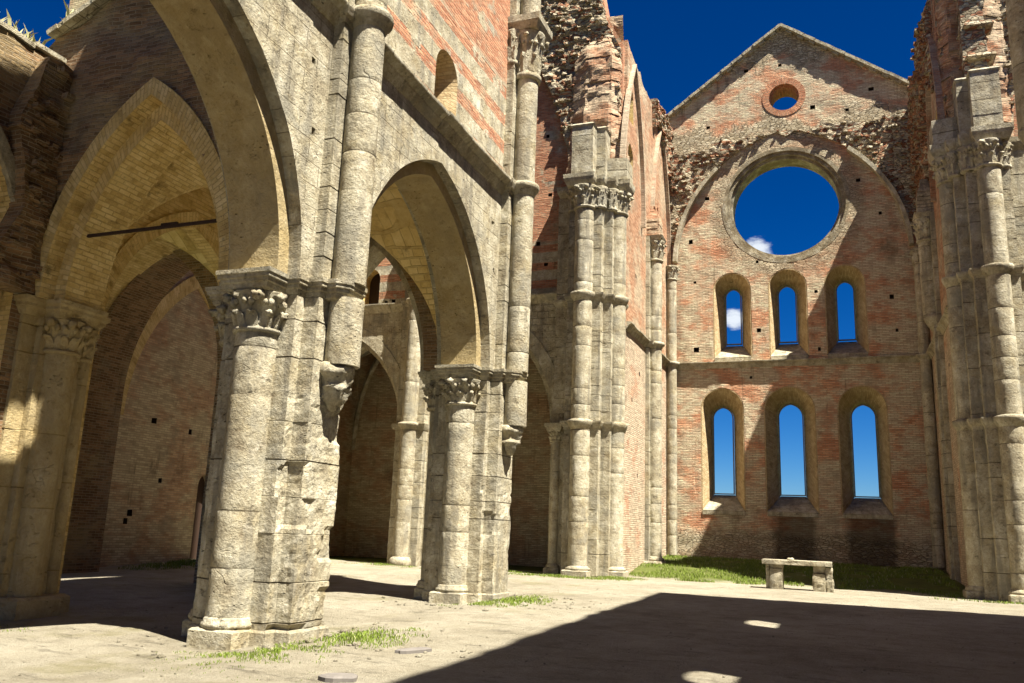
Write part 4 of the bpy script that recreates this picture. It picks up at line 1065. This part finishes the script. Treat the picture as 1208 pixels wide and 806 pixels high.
def end_wall():
    t = thing('gable_wall', (-2.2, EY+.7, .6), 'gabled brick end wall with a huge empty round window, a small oculus and six lancets', 'wall')
    P = FY(EY); T = 1.5
    ap = (-2.2, 29.25); sl = .73
    out = [(-9.6, -.3), (5.2, -.3), (5.2, 29.25-sl*7.4)] + [ap] + [(-9.6, 29.25-sl*7.4)]
    rose, oc = (-2.3, 18.97), (-2.15, 25.12)
    def lan(cf, wf, z0f, ztf, cb, wb, z0b, ztb, rf=1.0, rb=1.15, mat=1):
        return dict(front=opening(cf, z0f, ztf-wf*rf, wf, wf*rf, 10), back=opening(cb, z0b, ztb-wb*rb, wb, wb*rb, 10), mat=mat)
    up = [(-5.08,.92,10.85,15.35,-5.15,.42,11.75,14.85), (-2.29,.90,10.85,15.37,-2.38,.46,11.75,14.85), (.47,.92,10.85,15.37,.48,.44,11.75,14.9)]
    lo = [(-5.67,1.03,3.05,9.18,-5.78,.53,3.87,8.42), (-2.37,1.18,3.05,9.19,-2.39,.61,3.87,8.55), (1.0,1.08,3.05,9.15,1.06,.58,3.87,8.47)]
    # the reveals are linings of their own: cut the wall a little larger
    e = .06
    def grow(w): return lan(w[0], w[1]+e, w[2]-e, w[3]+e, w[4], w[5]+e, w[6]-e, w[7]+e)
    holes = [grow(w) for w in up+lo]
    holes.append(dict(front=circ(*rose, 3.18, 64), back=circ(*rose, 2.95, 64), mat=0))
    holes.append(dict(front=circ(*oc, .98, 40), back=circ(*oc, .9, 40), mat=0))
    pl = [(-7.2,17.3),(-7.0,15.0),(-6.9,13.1),(-6.95,11.3),(-3.75,15.9),(-.6,16.0),(1.35,19.9),(2.3,18.0),(2.5,16.2),(2.6,13.6),(2.75,11.9),(-3.7,13.9),(-3.75,12.2),(-.9,14.1),(-.85,12.3),(-6.3,19.7),(-.85,11.1),(-3.75,11.05),
          (-4.1,27.0),(-2.3,27.05),(-.4,27.2),(2.2,24.9),(-6.2,23.9),(-3.6,24.2),(-.7,24.3),(1.0,23.9),(2.9,22.7),(2.45,21.4),(-4.2,9.75)]
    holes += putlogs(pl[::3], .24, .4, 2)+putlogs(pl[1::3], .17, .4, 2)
    mb = MB(); wall(mb, P, out, T, holes, 0, lambda u, z: .03*N((u, z, 0), 1.4, 3)+.02*N((u, z, 0), 4, 5), .5); mb.build('masonry', [M['gable'], M['reveal'], M['iron']], t)  # putlog holes lined near-black, their shade painted in
    for k, w in enumerate(up+lo):
        h = lan(*w); g = grow(w)
        mb = MB(); A, B = h['front'], h['back']; GA, GB = g['front'], g['back']
        n = len(A); s = 0
        for i in range(n):
            j = (i+1) % n; l = math.dist(A[i], A[j])
            uv = [(0, s), (0, s+l), (T, s+l), (T, s)]
            if not (A[i][1] == A[j][1] == w[2]):
                mb.poly([P(*A[i], .012), P(*A[j], .012), P(*B[j], T-.02), P(*B[i], T-.02)], uv, 0, False)
                mb.poly([P(*A[i], .012), P(*A[j], .012), P(*GA[j], .012), P(*GA[i], .012)], uv, 0, False)
            s += l
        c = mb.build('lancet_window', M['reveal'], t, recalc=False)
        mb = MB(); zb, zf = w[6]-.02, w[2]-.02
        loft_pts = [P(w[0]-w[1], zf, -.04), P(w[0]+w[1], zf, -.04), P(w[4]+w[5], zb, T-.05), P(w[4]-w[5], zb, T-.05)]
        low = [(p[0], p[1], zf-.22) for p in loft_pts[:2]]
        mb.poly(loft_pts); mb.poly([loft_pts[0], loft_pts[1], low[1], low[0]])
        mb.build('sill', M['ashlar_small'], c, recalc=False)
        mb = MB()   # thin dark stone edge round the light
        C1 = opening(w[4], w[6], w[7]-w[5]*1.15, w[5], w[5]*1.15, 10); C2 = opening(w[4], w[6]+.05, w[7]-.06-(w[5]-.05)*1.15, w[5]-.05, (w[5]-.05)*1.15, 10)
        ring(mb, P, C2+[C2[0]], C1+[C1[0]], T-.35, T-.2); mb.build('light_frame', M['flagstone'], c)
    # rose: stepped mouldings
    mb = MB()
    C = lambda r: circ(rose[0], rose[1], r, 72)+[(rose[0]+r, rose[1])]
    ring(mb, P, C(3.02), C(3.22), -.012, .5, 0, False); ring(mb, P, C(2.84), C(3.1), .12, .8, 0, False); ring(mb, P, C(2.70), C(2.92), .34, T-.1, 0, False)
    mb.build('rose_ring', M['block_dirty'], t)
    mb = MB(); C = lambda r: circ(oc[0], oc[1], r, 40)+[(oc[0]+r, oc[1])]
    ring(mb, P, C(.78), C(1.12), -.03, .5, 0, False); ring(mb, P, C(.72), C(.95), .25, T-.1, 0, False); mb.build('oculus_ring', M['brick_vivid'], t)
    mb = MB(); string(mb, P, -8.4, 4.05, 10.6, .34, .26, 6); mb.build('string_course', M['block'], t)
    # gable coping of thin slabs
    mb = MB(); r = random.Random(6)
    for sg in (-1, 1):
        n = 26
        for k in range(n):
            a = .0+7.6*k/n; b = 7.6*(k+.97)/n; d = r.uniform(-.03, .03)
            p = (ap[0]+sg*a, EY+.65+d, ap[1]-sl*a+.10); q = (ap[0]+sg*b, EY+.65+d, ap[1]-sl*b+.10); bar(mb, p, q, 1.95, .15)
            if k % 2: bar(mb, (p[0], p[1], p[2]-.16), (q[0], q[1], q[2]-.16), 1.75, .12)
    mb.build('coping', M['ashlar_small'], t)
    # torn vault: lumpy band above the wall arch
    arc = arc_pts(-2.2, 15.9, 5.9, 7.3, 30)
    L = [p for p in arc if p[1] > 17.2]
    top = ragged((4.0, 23.4), (-8.3, 22.6), .5, .25, 7)
    poly = [(-8.35, 17.2)] + L + [(3.95, 17.2), (3.95, 23.4)] + top + [(-8.35, 22.6)]
    def clip(p):
        d = math.dist(p, rose)
        if d < 3.45: k = 3.45/d; return (rose[0]+(p[0]-rose[0])*k, rose[1]+(p[1]-rose[1])*k)
        return p
    mb = MB(); rubble_sheet(mb, P, [clip(p) for p in poly], .22, .20, 9, .02, thick=.1); mb.build('torn_vault', M['rubble'], t)
    A = arc_pts(-2.2, 15.9, 5.72, 7.1, 40); B = arc_pts(-2.2, 15.9, 5.92, 7.32, 40)
    for keep in (lambda p: p[0] < -5.6 and p[1] > 16, lambda p: p[0] > .8 and p[1] > 16):
        idx = [i for i, p in enumerate(A) if keep(p)]
        mb = MB(); ring(mb, P, [A[i] for i in idx], [B[i] for i in idx], -.42, .02); mb.build('wall_rib', M['block'], t)
end_wall()
# ------------------------------------------------------------------ altar, stones, plants
def rock(mb, x0, x1, y0, y1, z0, z1, seed, amp=.05, n=6):
    """rough squared block"""
    V = {}
    def vid(i, j, k):
        if (i, j, k) not in V:
            p = Vector((x0+(x1-x0)*i/n, y0+(y1-y0)*j/n, z0+(z1-z0)*k/n)); c = Vector(((x0+x1)/2, (y0+y1)/2, (z0+z1)/2))
            d = (p-c); e = sum(1 for q in (i, j, k) if q in (0, n))
            p = p + d.normalized()*(amp*N(p, 3.0, seed)+amp*.5*N(p, 8, seed+2) - (e-1)*amp*.35)
            V[(i, j, k)] = mb.add(p)
        return V[(i, j, k)]
    for a in range(n):
        for b in range(n):
            for w in (0, n):
                mb.face([vid(w, a, b), vid(w, a+1, b), vid(w, a+1, b+1), vid(w, a, b+1)])
                mb.face([vid(a, w, b), vid(a+1, w, b), vid(a+1, w, b+1), vid(a, w, b+1)])
                mb.face([vid(a, b, w), vid(a+1, b, w), vid(a+1, b+1, w), vid(a, b+1, w)])
def altar():
    x0, x1, y0, y1 = -2.84, -.50, 32.35, 33.25; g = gz(-1.6, 32.7)
    t = thing('altar_table', (-1.67, 32.8, g), 'worn stone altar table, a thin slab on two carved blocks, standing before the grass', 'altar')
    mb = MB(); rock(mb, x0, x1, y0, y1, g+.835, g+1.0, 1, .04, 10); mb.build('slab', M['block'], t)
    mb = MB(); rock(mb, -2.58, -2.14, 32.42, 33.05, g-.05, g+.70, 2, .04, 7); rock(mb, -2.56, -2.12, 32.5, 33.0, g+.70, g+.835, 9, .02, 5); rock(mb, -2.72, -2.59, 32.6, 33.0, g-.05, g+.83, 7, .03, 5); mb.build('support', M['block'], t)
    mb = MB(); rock(mb, -1.14, -.72, 32.42, 33.05, g-.05, g+.60, 3, .035, 7); rock(mb, -1.12, -.70, 32.55, 33.0, g+.60, g+.835, 4, .03, 5)
    rock(mb, -.71, -.47, 32.5, 32.85, g-.05, g+.42, 5, .04, 5); rock(mb, -.72, -.48, 32.5, 32.82, g+.43, g+.80, 6, .04, 5); mb.build('support', M['block'], t)
    mb = MB(); blob(mb, (-1.87, 32.7, g+1.03), .10, 3, 9, 7, 0, (1.4, 1, .55), .5); tag(mb.build('loose_stone', M['block'], loc=(-1.87, 32.7, g+.98)), 'small pale stone lying on the altar slab', 'stone')
altar()
def flat_stone(x, y, w, d, h, rz, mat, label, seed):
    mb = MB(); n = 14; g = gz(x, y)
    r = random.Random(seed); pts = []
    for i in range(n):
        a = 2*PI*i/n; k = (1/max(abs(math.cos(a)), abs(math.sin(a))))**.6*r.uniform(.85, 1.08)
        u, v = math.cos(a)*w/2*k, math.sin(a)*d/2*k
        pts.append((x+u*math.cos(rz)-v*math.sin(rz), y+u*math.sin(rz)+v*math.cos(rz)))
    loft(mb, pts, [(g-.06, 0), (g+h*.7, 0), (g+h, -.03)])
    tag(mb.build('flat_stone', M[mat], loc=(x, y, g)), label, 'stone')
flat_stone(-6.10, 10.0, .50, .34, .07, .5, 'flagstone', 'dark grey flat stone at the bottom edge, just left of the shadow', 3)
flat_stone(-6.35, 12.55, .62, .22, .06, 1.1, 'flagstone', 'thin low stone half buried on the shadow edge in the foreground', 8)

# grass on the bank and weeds round the pier feet
def blade(mb, x, y, z, h, r, mat=0, lean=.5):
    a = r.uniform(0, 2*PI); w = h*r.uniform(.05, .09)+.004; b = r.uniform(0, 2*PI); l = h*lean*r.random()
    dx, dy = math.cos(a)*w, math.sin(a)*w
    p0 = mb.add((x-dx, y-dy, z-.02)); p1 = mb.add((x+dx, y+dy, z-.02))
    m0 = mb.add((x-dx*.8+math.cos(b)*l*.35, y-dy*.8+math.sin(b)*l*.35, z+h*.6)); m1 = mb.add((x+dx*.8+math.cos(b)*l*.35, y+dy*.8+math.sin(b)*l*.35, z+h*.6))
    t = mb.add((x+math.cos(b)*l, y+math.sin(b)*l, z+h))
    if mat == 0 and r.random() < .10: mat = 1
    mb.face([p0, p1, m1, m0], None, mat); mb.face([m0, m1, t], None, mat)
r = random.Random(21); mb = MB()
n = 0
while n < 32000:
    x = r.uniform(-8.4, 3.8); y = 34.2+10.2*r.random()**1.3
    e = 34.9+.9*N((x, 0, 0), .35, 3)+.4*N((x, 3, 0), 1.3, 3)
    if x < -4: e -= .8*S(-4, -7, x)
    n += 1
    if y < e or N((x, y, 0), .7, 5) < -.22: continue
    blade(mb, x, y, gz(x, y), r.uniform(.04, .12), r)
def patch(cx, cy, rx, ry, cnt, h, dens=0.0, rot=0.0):
    for k in range(cnt):
        a = r.uniform(0, 2*PI); q = r.random()**.8*1.35
        u, v = math.cos(a)*q*rx, math.sin(a)*q*ry
        x = cx+u*math.cos(rot)-v*math.sin(rot); y = cy+u*math.sin(rot)+v*math.cos(rot)
        if N((x, y, 0), 2.2, 9) < dens-.35*(1-q): continue
        blade(mb, x, y, gz(x, y), h*.55*r.uniform(.25, 1.15)*(1.25-.5*q), r, 0, .9)
patch(-7.75, 13.3, .75, 1.3, 2600, .13, -.1, .0); patch(-8.0, 11.3, .7, .9, 1500, .10, 0, 0); patch(-8.6, 10.9, 1.2, .35, 900, .08, .05)
patch(-7.9, 21.2, .7, 1.4, 2600, .15, -.15); patch(-8.4, 20.0, .9, .4, 800, .1, 0)
patch(-10.3, 32.0, 2.2, .5, 2200, .16, -.1); patch(-8.4, 33.0, 1.0, .8, 2200, .16, -.2); patch(-15.5, 32.5, 3.0, .6, 1400, .12, .1); patch(-12.6, 33.6, 1.8, .5, 1600, .14, 0)
patch(-22.8, 26.3, .9, 2.4, 3200, .28, -.1); patch(-21.5, 30, 1.5, 2.5, 1600, .15, 0)
patch(-18.5, 33.2, 1.6, .7, 1200, .12, 0); patch(5.2, 32.0, 2.5, .5, 1500, .14, 0); patch(3.4, 34.2, .8, 1.0, 900, .14, -.2)
patch(-8.2, 10.0, 1.6, .8, 500, .05, .2); patch(-14.2, 11.2, .9, .5, 500, .1, 0)
tag(mb.build('grass', [M['grass'], M['grass_dry']], recalc=False), 'short green grass on the bank before the end wall and in tufts round the piers', 'grass', kind='stuff')
mb = MB(); r = random.Random(5)
for k in range(900):
    y = r.uniform(5, 11.9); x = AX-.1-.8*r.random()
    if N((0, y, 0), .9, 3) < -.15: continue
    blade(mb, x, y, 11.16, r.uniform(.12, .5), r, 0, .8)
tag(mb.build('dry_weeds', [M['grass_dry'], M['grass_dry']], recalc=False), 'pale dry weeds growing on top of the left aisle wall', 'weeds', kind='stuff')
mb = MB()
for k in range(900):
    x = r.uniform(-15.6, -13.2); y = YC0-.2+r.uniform(-.6, .6)
    if N((x, 0, 0), 1.2, 3) < -.2: continue
    blade(mb, x, y, 14.3+(x+10.2)*.4375, r.uniform(.2, .75), r, 0, .6)
tag(mb.build('wall_top_shrub', [M['grass_dry'], M['grass_dry']], recalc=False), 'sunlit grassy shrub on the sloping wall top at the upper left', 'shrub', kind='stuff')
mb = MB()
for k in range(700):
    x = r.uniform(-14, 4); y = 7.5+24*r.random()**1.5
    if -10.7 < x < -8.1 and (abs(y-YC0) < 1.4 or abs(y-YC0-DY) < 1.4): continue
    s = r.uniform(.008, .022)*(1.6 if r.random() < .06 else 1); blob(mb, (x, y, gz(x, y)+s*.2), s, k % 17, 5, 3, 0, (1, r.uniform(.7, 1.3), .6), .5)
r = random.Random(77)
for k in range(420):
    cx, cy = r.choice(((NX, YC0), (NX, YC0+DY), (-7.8, 13.2), (-8, 21))); a = r.uniform(0, 2*PI); q = r.uniform(.7, 2.4); x = cx+math.cos(a)*q; y = cy+math.sin(a)*q
    s = r.uniform(.012, .05)*(2.2 if r.random() < .05 else 1); blob(mb, (x, y, gz(x, y)+s*.2), s, k % 17, 6, 4, 0, (1, r.uniform(.7, 1.3), .6), .6)
tag(mb.build('pebbles', M['ground'], recalc=False), 'small scattered pebbles on the trodden earth floor', 'pebbles', kind='stuff')
# ------------------------------------------------------------------ camera, sun, sky
cam = bpy.data.cameras.new('camera'); co = bpy.data.objects.new('camera', cam); COL.objects.link(co); SC.camera = co
cam.sensor_width = 36; cam.lens = 36*1006/1208; cam.clip_end = 3000; cam.clip_start = .05
yw, pt, rl = R(21.38), R(12.40), R(2.24)
f0 = Vector((-math.sin(yw), math.cos(yw), 0)); r0 = Vector((math.cos(yw), math.sin(yw), 0)); u0 = Vector((0,0,1))
fw = f0*math.cos(pt)+u0*math.sin(pt); up = u0*math.cos(pt)-f0*math.sin(pt)
rr = r0*math.cos(rl)+up*math.sin(rl); uu = up*math.cos(rl)-r0*math.sin(rl)
mw = Matrix((( rr.x, uu.x, -fw.x, 0), (rr.y, uu.y, -fw.y, 0), (rr.z, uu.z, -fw.z, 1.7), (0,0,0,1)))
co.matrix_world = mw
SD = Vector((.487, -.22, 1.0)).normalized()       # towards the sun
sun = bpy.data.lights.new('sun', 'SUN'); so = bpy.data.objects.new('sun', sun); COL.objects.link(so)
sun.energy = 5.0; sun.angle = R(.5); sun.color = (1.0, .94, .82)
so.rotation_euler = SD.to_track_quat('Z', 'Y').to_euler()
so.location = (20, -10, 40)
w = bpy.data.worlds.new('World'); SC.world = w; w.use_nodes = True
nt = w.node_tree; nt.nodes.clear()
out = nt.nodes.new('ShaderNodeOutputWorld'); bg = nt.nodes.new('ShaderNodeBackground'); nt.links.new(bg.outputs[0], out.inputs[0])
sky = nt.nodes.new('ShaderNodeTexSky'); sky.sky_type = 'NISHITA'; sky.sun_disc = False
sky.sun_elevation = math.asin(SD.z); sky.sun_rotation = math.atan2(SD.x, SD.y)
sky.altitude = 2500; sky.air_density = 1.0; sky.dust_density = 3.0; sky.ozone_density = 6.0
hs = nt.nodes.new('ShaderNodeHueSaturation'); hs.inputs['Saturation'].default_value = 1.35; hs.inputs['Hue'].default_value = .5; hs.inputs['Value'].default_value = .48
gm = nt.nodes.new('ShaderNodeGamma'); gm.inputs[1].default_value = 1.3; nt.links.new(hs.outputs[0], gm.inputs[0])
nt.links.new(sky.outputs[0], hs.inputs['Color'])
# two small clouds low over the choir
tc = nt.nodes.new('ShaderNodeTexCoord')
def px_dir(x, y):
    v = rr*((x-604)/1006) - uu*((y-403)/1006) + fw
    return v.normalized()
col = gm.outputs[0]
for (x, y, rad) in ((893, 297, 1.25), (866, 376, .95)):
    d = px_dir(x, y)
    dp = nt.nodes.new('ShaderNodeVectorMath'); dp.operation = 'DOT_PRODUCT'; nt.links.new(tc.outputs['Generated'], dp.inputs[0]); dp.inputs[1].default_value = d
    mr = nt.nodes.new('ShaderNodeMapRange'); mr.inputs[1].default_value = math.cos(R(rad)); mr.inputs[2].default_value = 1.0; nt.links.new(dp.outputs['Value'], mr.inputs[0])
    nz = nt.nodes.new('ShaderNodeTexNoise'); nz.inputs['Scale'].default_value = 75; nz.inputs['Detail'].default_value = 9; nz.inputs['Roughness'].default_value = .65; st = nt.nodes.new('ShaderNodeVectorMath'); st.operation = 'MULTIPLY'; st.inputs[1].default_value = (1, 1, 2.6); nt.links.new(tc.outputs['Generated'], st.inputs[0]); nt.links.new(st.outputs[0], nz.inputs['Vector'])
    mu = nt.nodes.new('ShaderNodeMath'); mu.operation = 'ADD'; nt.links.new(mr.outputs[0], mu.inputs[0]); nt.links.new(nz.outputs[0], mu.inputs[1])
    m2 = nt.nodes.new('ShaderNodeMapRange'); m2.interpolation_type = 'SMOOTHSTEP'; m2.inputs[1].default_value = .80; m2.inputs[2].default_value = 1.45; nt.links.new(mu.outputs[0], m2.inputs[0])
    m3 = nt.nodes.new('ShaderNodeMath'); m3.operation = 'MULTIPLY'; nt.links.new(m2.outputs[0], m3.inputs[0]); 
    m4 = nt.nodes.new('ShaderNodeMath'); m4.operation = 'GREATER_THAN'; nt.links.new(mr.outputs[0], m4.inputs[0]); m4.inputs[1].default_value = .02; nt.links.new(m4.outputs[0], m3.inputs[1])
    mx = nt.nodes.new('ShaderNodeMix'); mx.data_type = 'RGBA'; nt.links.new(m3.outputs[0], mx.inputs[0]); nt.links.new(col, mx.inputs[6]); mx.inputs[7].default_value = (5.0, 5.4, 5.9, 1); col = mx.outputs[2]
nt.links.new(col, bg.inputs[0]); bg.inputs[1].default_value = .05
vs = SC.view_settings; vs.view_transform = 'Standard'; vs.look = 'None'; vs.exposure = 1.76; vs.gamma = 1.0; vs.use_curve_mapping = False
cy = SC.cycles; cy.max_bounces = 12; cy.diffuse_bounces = 10; cy.glossy_bounces = 2; cy.use_denoising = True
try: cy.denoiser = 'OPENIMAGEDENOISE'
except Exception: pass
for o in list(bpy.data.objects):
    if 'org' in o: del o['org']
